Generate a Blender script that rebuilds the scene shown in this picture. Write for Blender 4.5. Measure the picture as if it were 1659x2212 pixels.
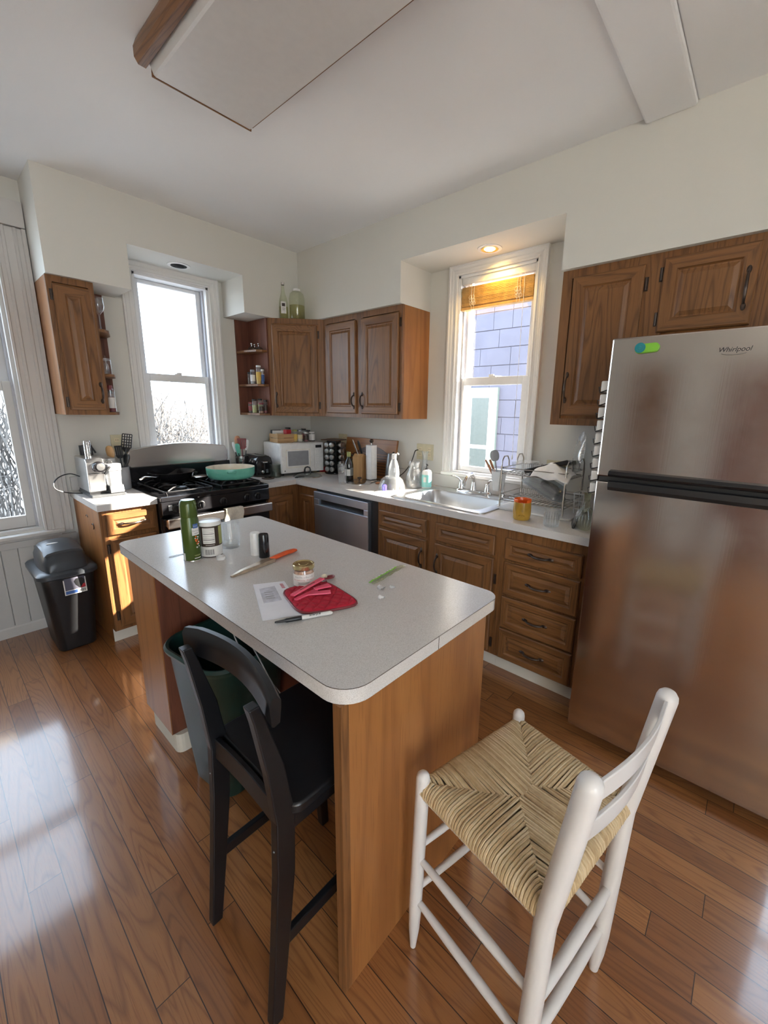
import bpy, math, random
from mathutils import Vector, Matrix
PI = math.pi
for o in list(bpy.data.objects):
    bpy.data.objects.remove(o)
S = bpy.context.scene
C = S.collection
# ------------------------------------------------------------------ camera, sky, sun, exposure
cd = bpy.data.cameras.new('camera'); cam = bpy.data.objects.new('camera', cd); C.objects.link(cam)
YAW, PITCH, ROLL = math.radians(-49.569), math.radians(-12.517), math.radians(1.047)
F = Vector((math.sin(-YAW)*math.cos(PITCH), math.cos(-YAW)*math.cos(PITCH), math.sin(PITCH)))
R = F.cross(Vector((0, 0, 1))).normalized(); U = R.cross(F)
R2 = R*math.cos(ROLL)+U*math.sin(ROLL); U2 = U*math.cos(ROLL)-R*math.sin(ROLL)
cam.matrix_world = Matrix.Translation((-2.6257, -3.524, 1.4857)) @ Matrix((R2, U2, -F)).transposed().to_4x4()
cd.sensor_fit = 'HORIZONTAL'; cd.sensor_width = 36; cd.lens = 893.62*36/1659
cd.shift_x = -45.91/1659; cd.shift_y = -20.6/1659
cd.clip_start = .02
S.camera = cam
w = bpy.data.worlds.new('sky'); S.world = w; w.use_nodes = True
wn = w.node_tree.nodes; wl = w.node_tree.links
sky = wn.new('ShaderNodeTexSky'); sky.sky_type = 'HOSEK_WILKIE'; sky.turbidity = 3.2; sky.ground_albedo = .5
sky.sun_direction = Vector((1, -.78, .52)).normalized()
mx = wn.new('ShaderNodeMixRGB'); mx.inputs[0].default_value = .45
mx.inputs[2].default_value = (.70, .84, 1, 1)
wl.new(sky.outputs[0], mx.inputs[1])
wn['Background'].inputs[1].default_value = 9.0
wl.new(mx.outputs[0], wn['Background'].inputs[0])
sd = bpy.data.lights.new('sun', 'SUN'); sd.energy = 30; sd.angle = .009; sd.color = (1, .9, .76)
sun = bpy.data.objects.new('sun', sd); C.objects.link(sun)
sun.rotation_euler = Vector((-1, .78, -.52)).to_track_quat('-Z', 'Y').to_euler()
def area(name, loc, direction, sx, sy, power, col):
    l = bpy.data.lights.new(name, 'AREA'); l.shape = 'RECTANGLE'; l.size = sx; l.size_y = sy; l.energy = power; l.color = col
    o = bpy.data.objects.new(name, l); C.objects.link(o); o.location = loc
    o.rotation_euler = Vector(direction).to_track_quat('-Z', 'Z').to_euler(); return o
# added area lamp in the unseen rear window's opening, boosting its daylight
area('rear_fill_lamp', (-3.4, -5.56, 1.5), (.25, 1, 0), 1.0, 1.6, 6, (.92, .96, 1))
S.view_settings.view_transform = 'Standard'; S.view_settings.look = 'None'
S.view_settings.gamma = 1; S.view_settings.use_curve_mapping = False
S.view_settings.exposure = 0.86
# ------------------------------------------------------------------ material helpers
class N:
    def __init__(s, name):
        s.m = bpy.data.materials.new(name); s.m.use_nodes = True; s.t = s.m.node_tree; s.n = s.t.nodes
        s.b = s.n['Principled BSDF']; s.out = s.n['Material Output']
    def new(s, t, **k):
        n = s.n.new(t)
        for a, v in k.items(): setattr(n, a, v)
        return n
    def put(s, sock, v):
        if hasattr(v, 'is_linked') or isinstance(v, bpy.types.NodeSocket): s.t.links.new(v, sock)
        else: sock.default_value = v
    def coord(s, scale=(1, 1, 1), rnd=True):
        tc = s.new('ShaderNodeTexCoord'); mp = s.new('ShaderNodeMapping'); s.put(mp.inputs['Vector'], tc.outputs['Object'])
        mp.inputs['Scale'].default_value = scale
        if rnd:
            oi = s.new('ShaderNodeObjectInfo'); v = s.new('ShaderNodeVectorMath', operation='SCALE')
            v.inputs[0].default_value = (37, 17, 53); s.put(v.inputs['Scale'], oi.outputs['Random'])
            s.put(mp.inputs['Location'], v.outputs[0])
        return mp.outputs[0]
    def noise(s, vec, scale, detail=3, rough=.5, dist=0):
        n = s.new('ShaderNodeTexNoise'); s.put(n.inputs['Vector'], vec); n.inputs['Scale'].default_value = scale
        n.inputs['Detail'].default_value = detail; n.inputs['Roughness'].default_value = rough; n.inputs['Distortion'].default_value = dist
        return n.outputs[0]
    def math(s, op, a, b=0., c=0.):
        n = s.new('ShaderNodeMath', operation=op); s.put(n.inputs[0], a); s.put(n.inputs[1], b); s.put(n.inputs[2], c); return n.outputs[0]
    def ramp(s, fac, stops):
        n = s.new('ShaderNodeValToRGB'); s.put(n.inputs[0], fac); e = n.color_ramp.elements
        while len(e) < len(stops): e.new(.5)
        for i, (p, c) in enumerate(stops):
            e[i].position = p; e[i].color = (*c, 1) if len(c) == 3 else c
        return n.outputs[0]
    def mix(s, f, a, b, t='MIX'):
        n = s.new('ShaderNodeMixRGB', blend_type=t); s.put(n.inputs[0], f)
        s.put(n.inputs[1], a if not isinstance(a, tuple) else (*a, 1)); s.put(n.inputs[2], b if not isinstance(b, tuple) else (*b, 1)); return n.outputs[0]
    def bump(s, h, strength=.2, dist=.002):
        n = s.new('ShaderNodeBump'); n.inputs['Strength'].default_value = strength; n.inputs['Distance'].default_value = dist
        s.put(n.inputs['Height'], h); s.put(s.b.inputs['Normal'], n.outputs[0])
    def set(s, col=None, rough=None, metal=None, **k):
        if col is not None: s.put(s.b.inputs['Base Color'], (*col, 1) if isinstance(col, tuple) else col)
        if rough is not None: s.put(s.b.inputs['Roughness'], rough)
        if metal is not None: s.put(s.b.inputs['Metallic'], metal)
        for a, v in k.items(): s.put(s.b.inputs[a.replace('_', ' ')], v)
        return s.m
M = {}
def plain(name, col, rough=.5, metal=0., var=.06, scale=30, bump=0, **k):
    n = N(name); v = n.noise(n.coord(), scale, 3)
    f = n.ramp(v, [(.3, tuple(c*(1-var) for c in col)), (.7, tuple(min(1, c*(1+var)) for c in col))])
    n.set(f, rough, metal, **k)
    if bump: n.bump(v, bump)
    M[name] = n.m; return n.m
def thin_glass(name, tint=(1, 1, 1), gloss=.05, edge=.55, rough=.0, haze=0.):
    n = N(name); lw = n.new('ShaderNodeLayerWeight'); lw.inputs[0].default_value = .35
    tr = n.new('ShaderNodeBsdfTransparent'); gl = n.new('ShaderNodeBsdfGlossy'); gl.inputs['Roughness'].default_value = rough
    gl.inputs['Color'].default_value = (1, 1, 1, 1)
    s = n.new('ShaderNodeMixShader')
    f = n.math('POWER', lw.outputs['Facing'], 3.); f2 = n.math('MULTIPLY_ADD', f, edge, gloss)
    tc = n.mix(lw.outputs['Facing'], tint, tuple(c*.93 for c in tint)); n.put(tr.inputs[0], tc)
    n.put(s.inputs[0], f2); body = tr.outputs[0]
    if haze:
        df = n.new('ShaderNodeBsdfDiffuse'); df.inputs[0].default_value = (.85, .87, .9, 1); hz = n.new('ShaderNodeMixShader'); n.put(hz.inputs[0], haze); n.put(hz.inputs[1], tr.outputs[0]); n.put(hz.inputs[2], df.outputs[0]); body = hz.outputs[0]
    n.put(s.inputs[1], body); n.put(s.inputs[2], gl.outputs[0]); n.put(n.out.inputs[0], s.outputs[0])
    M[name] = n.m; return n.m
def oak(name, axis, light, mid, dark, rough=.38, k=9.):
    n = N(name); sc = {'x': (.07, 1, 1), 'y': (1, .07, 1), 'z': (1, 1, .07)}[axis]
    v = n.coord(sc)
    a = n.noise(v, 5.5, 2, .45, .25)
    fr = n.math('FRACT', n.math('MULTIPLY', a, k*2.2))
    band = n.ramp(fr, [(0, (.1,)*3), (.14, (.75,)*3), (.75, (1,)*3), (1, (.05,)*3)])
    sc2 = {'x': (.03, 1, 1), 'y': (1, .03, 1), 'z': (1, 1, .03)}[axis]
    v2 = n.coord(sc2); pores = n.noise(v2, 260, 2, .6); broad = n.noise(v2, 9, 3, .6)
    c = n.mix(broad, mid, light); c = n.mix(n.math('MULTIPLY', n.math('SUBTRACT', 1., band), .62), c, dark)
    c = n.mix(n.ramp(pores, [(.56, (0,)*3), (.68, (.5,)*3)]), c, dark)
    n.set(c, rough); n.bump(n.mix(.5, band, pores), .12, .001)
    M[name] = n.m; return n.m
OL, OM, OD = (.265, .122, .043), (.20, .085, .028), (.058, .021, .008)
for ax in 'xyz': oak('oak_'+ax, ax, OL, OM, OD)
for ax in 'xyz': oak('oak_side_'+ax, ax, (.39, .17, .052), (.32, .13, .038), (.21, .075, .023), .35, 3.)
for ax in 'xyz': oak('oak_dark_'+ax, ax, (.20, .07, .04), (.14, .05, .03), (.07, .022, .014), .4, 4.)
oak('walnut_x', 'x', (.16, .075, .035), (.09, .04, .02), (.03, .013, .007)); oak('beech_z', 'z', (.56, .34, .15), (.50, .29, .12), (.38, .2, .08), .45, 3.)
oak('beech_x', 'x', (.50, .32, .16), (.44, .27, .12), (.34, .19, .08), .5, 3.)
# floor boards run along y
def floor_mat():
    n = N('floor_boards'); tc = n.new('ShaderNodeTexCoord'); sp = n.new('ShaderNodeSeparateXYZ'); n.put(sp.inputs[0], tc.outputs['Object'])
    W = .0825
    xs = n.math('DIVIDE', n.math('SUBTRACT', sp.outputs[0], .02), W); idx = n.math('FLOOR', xs); fx = n.math('FRACT', xs)
    wn_ = n.new('ShaderNodeTexWhiteNoise', noise_dimensions='1D'); n.put(wn_.inputs['W'], idx)
    off = n.math('MULTIPLY', wn_.outputs[0], 7.3)
    ys = n.math('ADD', n.math('DIVIDE', sp.outputs[1], .95), off); iy = n.math('FLOOR', ys); fy = n.math('FRACT', ys)
    w2 = n.new('ShaderNodeTexWhiteNoise', noise_dimensions='2D'); cb = n.new('ShaderNodeCombineXYZ'); n.put(cb.inputs[0], idx); n.put(cb.inputs[1], iy)
    n.put(w2.inputs['Vector'], cb.outputs[0]); rnd = w2.outputs[0]
    gx = n.math('MINIMUM', fx, n.math('SUBTRACT', 1., fx)); gy = n.math('MINIMUM', fy, n.math('SUBTRACT', 1., fy))
    gap = n.math('MINIMUM', n.math('MULTIPLY', gx, W), n.math('MULTIPLY', gy, .95))
    c3 = n.new('ShaderNodeCombineXYZ'); n.put(c3.inputs[0], sp.outputs[0]); n.put(c3.inputs[1], n.math('MULTIPLY', sp.outputs[1], .085)); n.put(c3.inputs[2], n.math('MULTIPLY', rnd, 40.))
    a = n.noise(c3.outputs[0], 7., 2, .45, .3); fr = n.math('FRACT', n.math('MULTIPLY', a, 24.))
    band = n.ramp(fr, [(0, (.15,)*3), (.16, (.8,)*3), (.75, (1,)*3), (1, (.1,)*3)])
    c4 = n.new('ShaderNodeCombineXYZ'); n.put(c4.inputs[0], sp.outputs[0]); n.put(c4.inputs[1], n.math('MULTIPLY', sp.outputs[1], .03)); n.put(c4.inputs[2], n.math('MULTIPLY', rnd, 9.))
    pores = n.noise(c4.outputs[0], 300, 2, .6)
    base = n.ramp(rnd, [(0, (.23, .088, .029)), (.35, (.295, .122, .040)), (.7, (.36, .155, .052)), (1, (.265, .105, .035))])
    c = n.mix(n.math('MULTIPLY', n.math('SUBTRACT', 1., band), .55), base, (.105, .032, .012))
    c = n.mix(n.ramp(pores, [(.55, (0,)*3), (.7, (.4,)*3)]), c, (.12, .04, .015))
    gm = n.ramp(gap, [(0, (0,)*3), (.0016, (1,)*3)]); gm2 = n.math('LESS_THAN', gap, .0012)
    c = n.mix(gm2, c, (.03, .011, .006))
    big = n.noise(tc.outputs['Object'], 2.2, 3)
    n.set(c, n.math('MULTIPLY_ADD', big, .12, .24)); n.b.inputs['Coat Weight'].default_value = .9; n.b.inputs['Coat Roughness'].default_value = .1
    n.bump(n.mix(gm2, n.mix(.6, band, pores), (-3., -3., -3.)), .1, .0012)
    M['floor'] = n.m
floor_mat()
def paint(name, col, rough=.6, bump=.08, sc=60, blotch=.05):
    n = N(name); v = n.coord(rnd=False); a = n.noise(v, 1.3, 3); b = n.noise(v, sc, 3)
    n.set(n.ramp(a, [(.3, tuple(c*(1-blotch) for c in col)), (.7, col)]), rough); n.bump(b, bump, .003); M[name] = n.m
paint('wall_paint', (.70, .685, .63)); paint('ceiling_paint', (.87, .875, .88), .7, .12, 90); paint('trim_paint', (.78, .77, .75), .35, .05, 20)
paint('old_trim', (.62, .60, .575), .5, .15, 25, .14); paint('wainscot_paint', (.56, .55, .53), .55, .1, 30, .1); paint('toe_paint', (.68, .65, .57), .6, .1, 30, .1)
def laminate():
    n = N('laminate'); v = n.coord(rnd=False); a = n.noise(v, 420, 2, .7); b = n.noise(v, 6, 4, .6); c2 = n.noise(v, 14, 4, .7, .4)
    c = n.ramp(a, [(.3, (.49, .465, .445)), (.5, (.62, .60, .58)), (.7, (.69, .67, .655))])
    c = n.mix(n.ramp(c2, [(.5, (0,)*3), (.75, (.10,)*3)]), c, (.47, .45, .43))
    n.set(c, n.math('MULTIPLY_ADD', b, .14, .12)); M['laminate'] = n.m
laminate()
def steel(name, col=(.62, .6, .585), rough=.28, streak='z', amt=.05, smudge=0., aniso=0.):
    n = N(name); sc = {'z': (1, 1, .01), 'y': (1, .01, 1), 'x': (.01, 1, 1)}[streak]; v = n.coord(sc); a = n.noise(v, 180, 2, .7); w_ = n.noise(v, 9, 2)
    c = n.mix(n.math('MULTIPLY', w_, .35), col, tuple(x*.72 for x in col))
    if smudge:
        q = n.noise(n.coord(), 16, 5, .75, .6); q2 = n.ramp(q, [(.58, (0,)*3), (.72, (smudge,)*3)]); c = n.mix(q2, c, (.42, .40, .38))
        r = n.math('MULTIPLY_ADD', n.noise(n.coord(), 5, 4, .7), .14, rough-.06)
    else: r = n.math('MULTIPLY_ADD', a, amt*2, rough-amt)
    n.set(c, r, 1.)
    if aniso: n.b.inputs['Anisotropic'].default_value = aniso
    n.bump(a, .06, .0006); M[name] = n.m
steel('fridge_steel', (.66, .62, .58), .16, 'z', .04, .12); steel('steel', rough=.24, streak='x'); steel('sink_steel', (.6, .6, .6), .35, 'y')
steel('dishwasher_steel', (.74, .82, .96), .38, 'z', .04, .15); steel('silver_plastic', (.6, .61, .62), .3)
plain('chrome', (.85, .85, .86), .07, 1., .02); plain('wire_chrome', (.5, .48, .46), .22, 1., .05)
plain('bronze', (.075, .055, .045), .38, .7, .2); plain('black_gloss', (.012, .012, .014), .12); plain('black_plastic', (.012, .0125, .014), .38, bump=.1)
plain('black_matte', (.02, .02, .02), .6); plain('iron', (.015, .015, .017), .45, .2, .2, 60, .2); plain('black_paint', (.006, .0065, .008), .34, 0, .2, 8)
plain('charcoal', (.055, .06, .066), .4); plain('grey_lid', (.038, .043, .050), .33, bump=.1); plain('grey_plastic', (.28, .29, .31), .4)
plain('white_plastic', (.78, .77, .75), .35); plain('white_paint', (.67, .65, .635), .28, 0, .04, 6); plain('cream', (.72, .62, .42), .45)
plain('almond', (.62, .56, .38), .4); plain('mint', (.16, .52, .40), .18); plain('cream_enamel', (.80, .73, .60), .25)
plain('orange_plastic', (.72, .10, .02), .3); plain('ochre_glaze', (.40, .23, .035), .2, 0, .25, 12); plain('orange_glaze', (.75, .13, .02), .25)
plain('green_can', (.055, .09, .012), .25, .1); plain('aqua', (.28, .66, .62), .3); plain('dark_label', (.05, .03, .02), .4); plain('label_white', (.74, .72, .68), .5)
plain('red_label', (.45, .02, .03), .5); plain('blue_label', (.05, .12, .35), .45); plain('olive_label', (.35, .36, .12), .5); plain('yellow_label', (.62, .40, .08), .5)
plain('grape', (.10, .03, .10), .4); plain('cloth_white', (.78, .77, .76), .8, 0, .05, 40, .2); plain('towel_cloth', (.74, .70, .60), .9, 0, .1, 80, .4)
plain('red_cloth', (.42, .008, .028), .85, 0, .12, 60, .3); plain('pink_plastic', (.86, .10, .19), .28, Subsurface_Weight=.1); plain('paper', (.76, .76, .80), .6, 0, .03)
plain('window_film', (.58, .59, .66), .15, 0, .2, 40); plain('foil', (.7, .7, .7), .3, .8, .1, 60, .5); plain('gold_lid', (.62, .50, .26), .25, .9)
plain('bean', (.45, .25, .16), .5, 0, .5, 60); plain('teal_bin', (.010, .036, .031), .3, 0, .1, 6); plain('lime', (.22, .55, .05), .4); plain('teal', (.02, .22, .26), .35)
plain('terracotta', (.45, .20, .10), .6); plain('red_plastic', (.4, .01, .02), .3); plain('maroon', (.2, .03, .035), .4); plain('garlic', (.75, .68, .50), .5, 0, .1, 50)
plain('bamboo', (.56, .34, .12), .45, 0, .2, 25); plain('ink', (.01, .01, .012), .5); plain('grey_ink', (.16, .17, .16), .5); plain('red_ink', (.5, .03, .04), .5)
plain('dark_steel', (.2, .2, .2), .3, 1.); plain('blade', (.42, .33, .24), .35, .6, .2, 40); plain('purple_liquid', (.12, .08, .75), .15)
plain('siding', (.105, .103, .140), .7, 0, .08, 3); plain('siding_line', (.04, .04, .06), .7); plain('siding_trim', (.22, .26, .22), .5); plain('dark_pane', (.10, .115, .105), .3)
plain('bark_dark', (.10, .09, .085), .8, 0, .3, 20); plain('bark', (.30, .28, .26), .8, 0, .3, 20); plain('grass_ground', (.38, .37, .36), .9, 0, .3, 3); plain('house_wall', (.14, .14, .14), .8); plain('roof', (.07, .065, .07), .8)
plain('brush', (.13, .12, .11), .9, 0, .4, 6); plain('vinyl', (.80, .80, .80), .35, 0, .02); plain('vinyl_track', (.45, .45, .48), .4)
plain('lens', (.70, .685, .67), .35, 0, .02); plain('can_black', (.02, .02, .02), .9)  # last one is the near-black of the unlit can's baffle and bulb
thin_glass('pane', (1, 1, 1), .03, .35); thin_glass('clear', (.985, .995, .995), .06, .8, haze=.05); thin_glass('smoke', (.75, .8, .78), .06, .6); thin_glass('clear_plastic', (.96, .975, .985), .05, .35, .15, haze=.2)
thin_glass('green_glass', (.10, .16, .06), .08, .6); thin_glass('amber_liquid', (.93, .90, .68), .04, .3); thin_glass('pale_green_glass', (.93, .95, .87), .05, .5); thin_glass('grey_clear', (.72, .76, .79), .06, .4, .1, haze=.18)
def emit(name, col, st):
    n = N(name); e = n.new('ShaderNodeEmission'); e.inputs[0].default_value = (*col, 1); e.inputs[1].default_value = st; n.put(n.out.inputs[0], e.outputs[0]); M[name] = n.m
emit('bulb', (1, .72, .36), 14)
def rush_mat():
    n = N('rush'); v = n.coord(rnd=False); a = n.noise(v, 60, 3, .6); b = n.noise(v, 300, 2); g = n.new('ShaderNodeNewGeometry')
    f = n.math('MULTIPLY_ADD', g.outputs['Random Per Island'], .55, n.math('MULTIPLY', a, .5))
    c = n.ramp(f, [(.15, (.34, .23, .12)), (.45, (.52, .39, .22)), (.8, (.66, .53, .34))]); n.set(c, .4); n.bump(b, .3, .001); M['rush'] = n.m
rush_mat()
# ------------------------------------------------------------------ mesh helpers
class MB:
    def __init__(s): s.v = []; s.f = []; s.mi = []; s.m = 0; s.T = None
    def add(s, vs, fs):
        b = len(s.v)
        if s.T is not None: vs = [tuple(s.T @ Vector(q)) for q in vs]
        s.v += [tuple(q) for q in vs]
        for f in fs: s.f.append([b+i for i in f]); s.mi.append(s.m)
        return s
    def mat(s, i): s.m = i; return s
    def box(s, x0, x1, y0, y1, z0, z1):
        if x0 > x1: x0, x1 = x1, x0
        if y0 > y1: y0, y1 = y1, y0
        if z0 > z1: z0, z1 = z1, z0
        return s.add([(x0,y0,z0),(x1,y0,z0),(x1,y1,z0),(x0,y1,z0),(x0,y0,z1),(x1,y0,z1),(x1,y1,z1),(x0,y1,z1)],
                     [(0,3,2,1),(4,5,6,7),(0,1,5,4),(1,2,6,5),(2,3,7,6),(3,0,4,7)])
    def prism(s, poly, z0, z1, axis='z'):
        n = len(poly)
        def P(a, b, c): return {'z': (a, b, c), 'y': (a, c, b), 'x': (c, a, b)}[axis]
        vs = [P(a, b, z0) for a, b in poly]+[P(a, b, z1) for a, b in poly]
        return s.add(vs, [tuple(range(n))[::-1], tuple(range(n, 2*n))]+[(i, (i+1) % n, n+(i+1) % n, n+i) for i in range(n)])
    def lathe(s, prof, x=0, y=0, z=0, seg=28, close=True, axis='z', a0=0, a1=None):
        vs = []; fs = []; full = a1 is None; a1 = 2*PI if full else a1; m = seg if full else seg+1
        for r, h in prof:
            for i in range(m):
                a = a0+(a1-a0)*i/seg; c, d = r*math.cos(a), r*math.sin(a)
                vs.append({'z': (x+c, y+d, z+h), 'y': (x+c, y+h, z+d), 'x': (x+h, y+c, z+d)}[axis])
        for j in range(len(prof)-1):
            for i in range(seg):
                k = (i+1) % m
                fs.append((j*m+i, j*m+k, (j+1)*m+k, (j+1)*m+i))
        if close and full:
            if prof[0][0] > 1e-5: fs.append(tuple(range(m))[::-1])
            if prof[-1][0] > 1e-5: fs.append(tuple(range((len(prof)-1)*m, len(prof)*m)))
        return s.add(vs, fs)
    def tube(s, pts, r, seg=8, closed=False, caps=True, flat=None):
        P = [Vector(q) for q in pts]; n = len(P); rs = r if isinstance(r, (list, tuple)) else [r]*n
        vs = []; fs = []; up = None
        for i in range(n):
            if closed: t = P[(i+1) % n]-P[i-1]
            else: t = P[min(i+1, n-1)]-P[max(i-1, 0)]
            t.normalize()
            if up is None: up = Vector((0, 0, 1)) if abs(t.z) < .9 else Vector((1, 0, 0))
            a = t.cross(up)
            if a.length < 1e-4: a = t.orthogonal()
            a.normalize(); b = a.cross(t).normalized(); up = b
            for k in range(seg):
                g = 2*PI*k/seg; q = P[i]+a*math.cos(g)*rs[i]+b*math.sin(g)*rs[i]*(flat or 1)
                vs.append(q)
        m = n if closed else n-1
        for i in range(m):
            j = (i+1) % n
            for k in range(seg): l = (k+1) % seg; fs.append((i*seg+k, i*seg+l, j*seg+l, j*seg+k))
        if caps and not closed: fs += [tuple(range(seg))[::-1], tuple(range((n-1)*seg, n*seg))]
        return s.add(vs, fs)
    def rod(s, a, b, r, seg=10, dome=0):
        a, b = Vector(a), Vector(b); 
        if not dome: return s.tube([a, b], r, seg)
        d = (b-a).normalized(); L = (b-a).length
        ps = [a+d*q for q in (0, r*.12, r*.5)]+[a+d*(L-r*.5), b-d*r*.12, b]; return s.tube(ps, [r*.45, r*.8, r, r, r*.8, r*.45], seg)
    def sphere(s, c, r, seg=16, rings=8, sq=(1, 1, 1)):
        pr = []; vs = []; fs = []
        for j in range(rings+1):
            t = PI*j/rings
            for i in range(seg):
                g = 2*PI*i/seg; vs.append((c[0]+r*sq[0]*math.sin(t)*math.cos(g), c[1]+r*sq[1]*math.sin(t)*math.sin(g), c[2]+r*sq[2]*math.cos(t)))
        for j in range(rings):
            for i in range(seg): k = (i+1) % seg; fs.append((j*seg+i, (j+1)*seg+i, (j+1)*seg+k, j*seg+k))
        return s.add(vs, fs)
    def loft(s, rings, close=True, caps=True):
        n = len(rings[0]); vs = [q for r in rings for q in r]; fs = []
        for j in range(len(rings)-1):
            for i in range(n if close else n-1):
                k = (i+1) % n; fs.append((j*n+i, j*n+k, (j+1)*n+k, (j+1)*n+i))
        if caps: fs += [tuple(range(n))[::-1], tuple(range((len(rings)-1)*n, len(rings)*n))]
        return s.add(vs, fs)
    def grid(s, fn, nu, nv, thick=0):
        vs = [fn(i/nu, j/nv) for j in range(nv+1) for i in range(nu+1)]
        fs = [(j*(nu+1)+i, j*(nu+1)+i+1, (j+1)*(nu+1)+i+1, (j+1)*(nu+1)+i) for j in range(nv) for i in range(nu)]
        return s.add(vs, fs)
    def build(s, name, mats, parent=None, bevel=0, smooth=True, world=False, solid=0, subsurf=0, loc=None, rot=None):
        me = bpy.data.meshes.new(name); vs = s.v
        if world and parent is not None:
            off = Vector((0, 0, 0)); p = parent
            while p is not None: off += p.location; p = p.parent
            vs = [tuple(Vector(q)-off) for q in vs]
        if world and parent is None:
            pass
        me.from_pydata(vs, [], s.f); mats = mats if isinstance(mats, (list, tuple)) else [mats]
        for q in mats: me.materials.append(M[q] if isinstance(q, str) else q)
        for p, i in zip(me.polygons, s.mi): p.material_index = i
        import bmesh as _b
        bm = _b.new(); bm.from_mesh(me); _b.ops.recalc_face_normals(bm, faces=bm.faces); bm.to_mesh(me); bm.free()
        if smooth:
            me.shade_smooth(); me.set_sharp_from_angle(angle=math.radians(38))
        o = bpy.data.objects.new(name, me); C.objects.link(o)
        if parent is not None: o.parent = parent
        if loc: o.location = loc
        if rot: o.rotation_euler = rot
        if solid: m = o.modifiers.new('solid', 'SOLIDIFY'); m.thickness = solid; m.offset = 0
        if bevel: m = o.modifiers.new('bevel', 'BEVEL'); m.width = bevel; m.segments = 2; m.limit_method = 'ANGLE'; m.angle_limit = math.radians(50)
        if subsurf: m = o.modifiers.new('sub', 'SUBSURF'); m.levels = subsurf; m.render_levels = subsurf
        return o
def crv(pts, n=6):      # smooth curve through points
    P = [Vector(p) for p in pts]; P = [P[0]*2-P[1]]+P+[P[-1]*2-P[-2]]; out = []
    for i in range(1, len(P)-2):
        a, b, c, d = P[i-1:i+3]
        for k in range(n):
            t = k/n; out.append(.5*((2*b)+(c-a)*t+(2*a-5*b+4*c-d)*t*t+(3*b-a-3*c+d)*t**3))
    return out+[P[-2]]
def tag(o, label, cat, group=None, kind=None):
    if label: o['label'] = label
    if cat: o['category'] = cat
    if group: o['group'] = group
    if kind: o['kind'] = kind
    return o
def thing(name, label, cat, loc=(0, 0, 0), rz=0, group=None):
    o = bpy.data.objects.new(name, None); C.objects.link(o); o.location = loc; o.rotation_euler = (0, 0, rz); o.empty_display_size = .05
    return tag(o, label, cat, group)
def struct(o): o['kind'] = 'structure'; return o
def base_at(mb):     # centre of a mesh's footprint, to give a one-mesh thing a sensible origin
    xs = [q[0] for q in mb.v]; ys = [q[1] for q in mb.v]; zs = [q[2] for q in mb.v]
    c = Vector(((min(xs)+max(xs))/2, (min(ys)+max(ys))/2, min(zs))); mb.v = [tuple(Vector(q)-c) for q in mb.v]; return c
def solo(mb, name, mats, label, cat, group=None, **k):
    c = base_at(mb); o = mb.build(name, mats, **k); o.location = c; return tag(o, label, cat, group)
def text(name, s, size, matn, parent, loc, rot, ext=.0004, align='CENTER', width=None, italic=False, world=False):
    cu = bpy.data.curves.new(name, 'FONT'); cu.body = s; cu.size = size; cu.extrude = ext; cu.align_x = align; cu.align_y = 'CENTER'
    if italic: cu.shear = .25
    t = bpy.data.objects.new('t', cu); C.objects.link(t); bpy.context.view_layer.update()
    me = bpy.data.meshes.new_from_object(t.evaluated_get(bpy.context.evaluated_depsgraph_get())); bpy.data.objects.remove(t)
    me.materials.clear(); me.materials.append(M[matn]); o = bpy.data.objects.new(name, me); C.objects.link(o); o.parent = parent
    l = Vector(loc)
    if world:
        p = parent
        while p is not None: l -= p.location; p = p.parent
    o.location = l; o.rotation_euler = rot
    if width and me.vertices:
        ex = max(q.co.x for q in me.vertices)-min(q.co.x for q in me.vertices); f = width/max(ex, 1e-4); o.scale = (f, f, 1)
    return o
def rrect(x0, x1, y0, y1, r, n=6, rs=None):
    rs = rs or (r, r, r, r); out = []
    for (cx, cy, a), q in zip([(x1, y1, 0), (x0, y1, 90), (x0, y0, 180), (x1, y0, 270)], rs):
        sx = -1 if cx == x1 else 1; sy = -1 if cy == y1 else 1
        for i in range(n+1):
            g = math.radians(a+90*i/n); out.append((cx+sx*q+q*math.cos(g), cy+sy*q+q*math.sin(g)))
    return out
# a frame-and-panel front; facing 'x' looks to -x (u runs along -y... given as y range), facing 'y' looks to -y
def front(name, parent, facing, u0, u1, z0, z1, plane, th=.019, frame=.052, horiz=False, T=None):
    mb = MB(); mb.T = T
    def P(u, v, w): return (plane-w, u, v) if facing == 'x' else (u, plane-w, v)
    fr = min(frame, (z1-z0)*.27, (u1-u0)*.3)
    rings = [(0, 0), (0, th-.005), (.006, th), (fr, th), (fr+.007, th-.008), (fr+.012, th-.009), (fr+.03, th-.002)]
    vs = []
    for d, wd in rings: vs += [P(u0+d, z0+d, wd), P(u1-d, z0+d, wd), P(u1-d, z1-d, wd), P(u0+d, z1-d, wd)]
    b = 0; h = 1 if not horiz else 0
    for j in range(len(rings)-1):
        for i in range(4):
            mb.m = (1 if i in (0, 2) else 0) if j < 4 else 0
            if horiz: mb.m = 0 if i in (0, 2) or j >= 4 else 1
            mb.f.append([j*4+i, j*4+(i+1) % 4, (j+1)*4+(i+1) % 4, (j+1)*4+i]); mb.mi.append(mb.m)
    k = len(rings)-1; mb.f.append([k*4, k*4+1, k*4+2, k*4+3]); mb.mi.append(0)
    mb.f.append([3, 2, 1, 0]); mb.mi.append(0)
    mb.v = [tuple(T @ Vector(q)) for q in vs] if T is not None else vs
    ha = 'oak_y' if facing == 'x' else 'oak_x'
    o = mb.build(name, ['oak_z', ha] if not horiz else [ha, 'oak_z'], parent, smooth=False, world=True, bevel=.0012)
    return o
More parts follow.
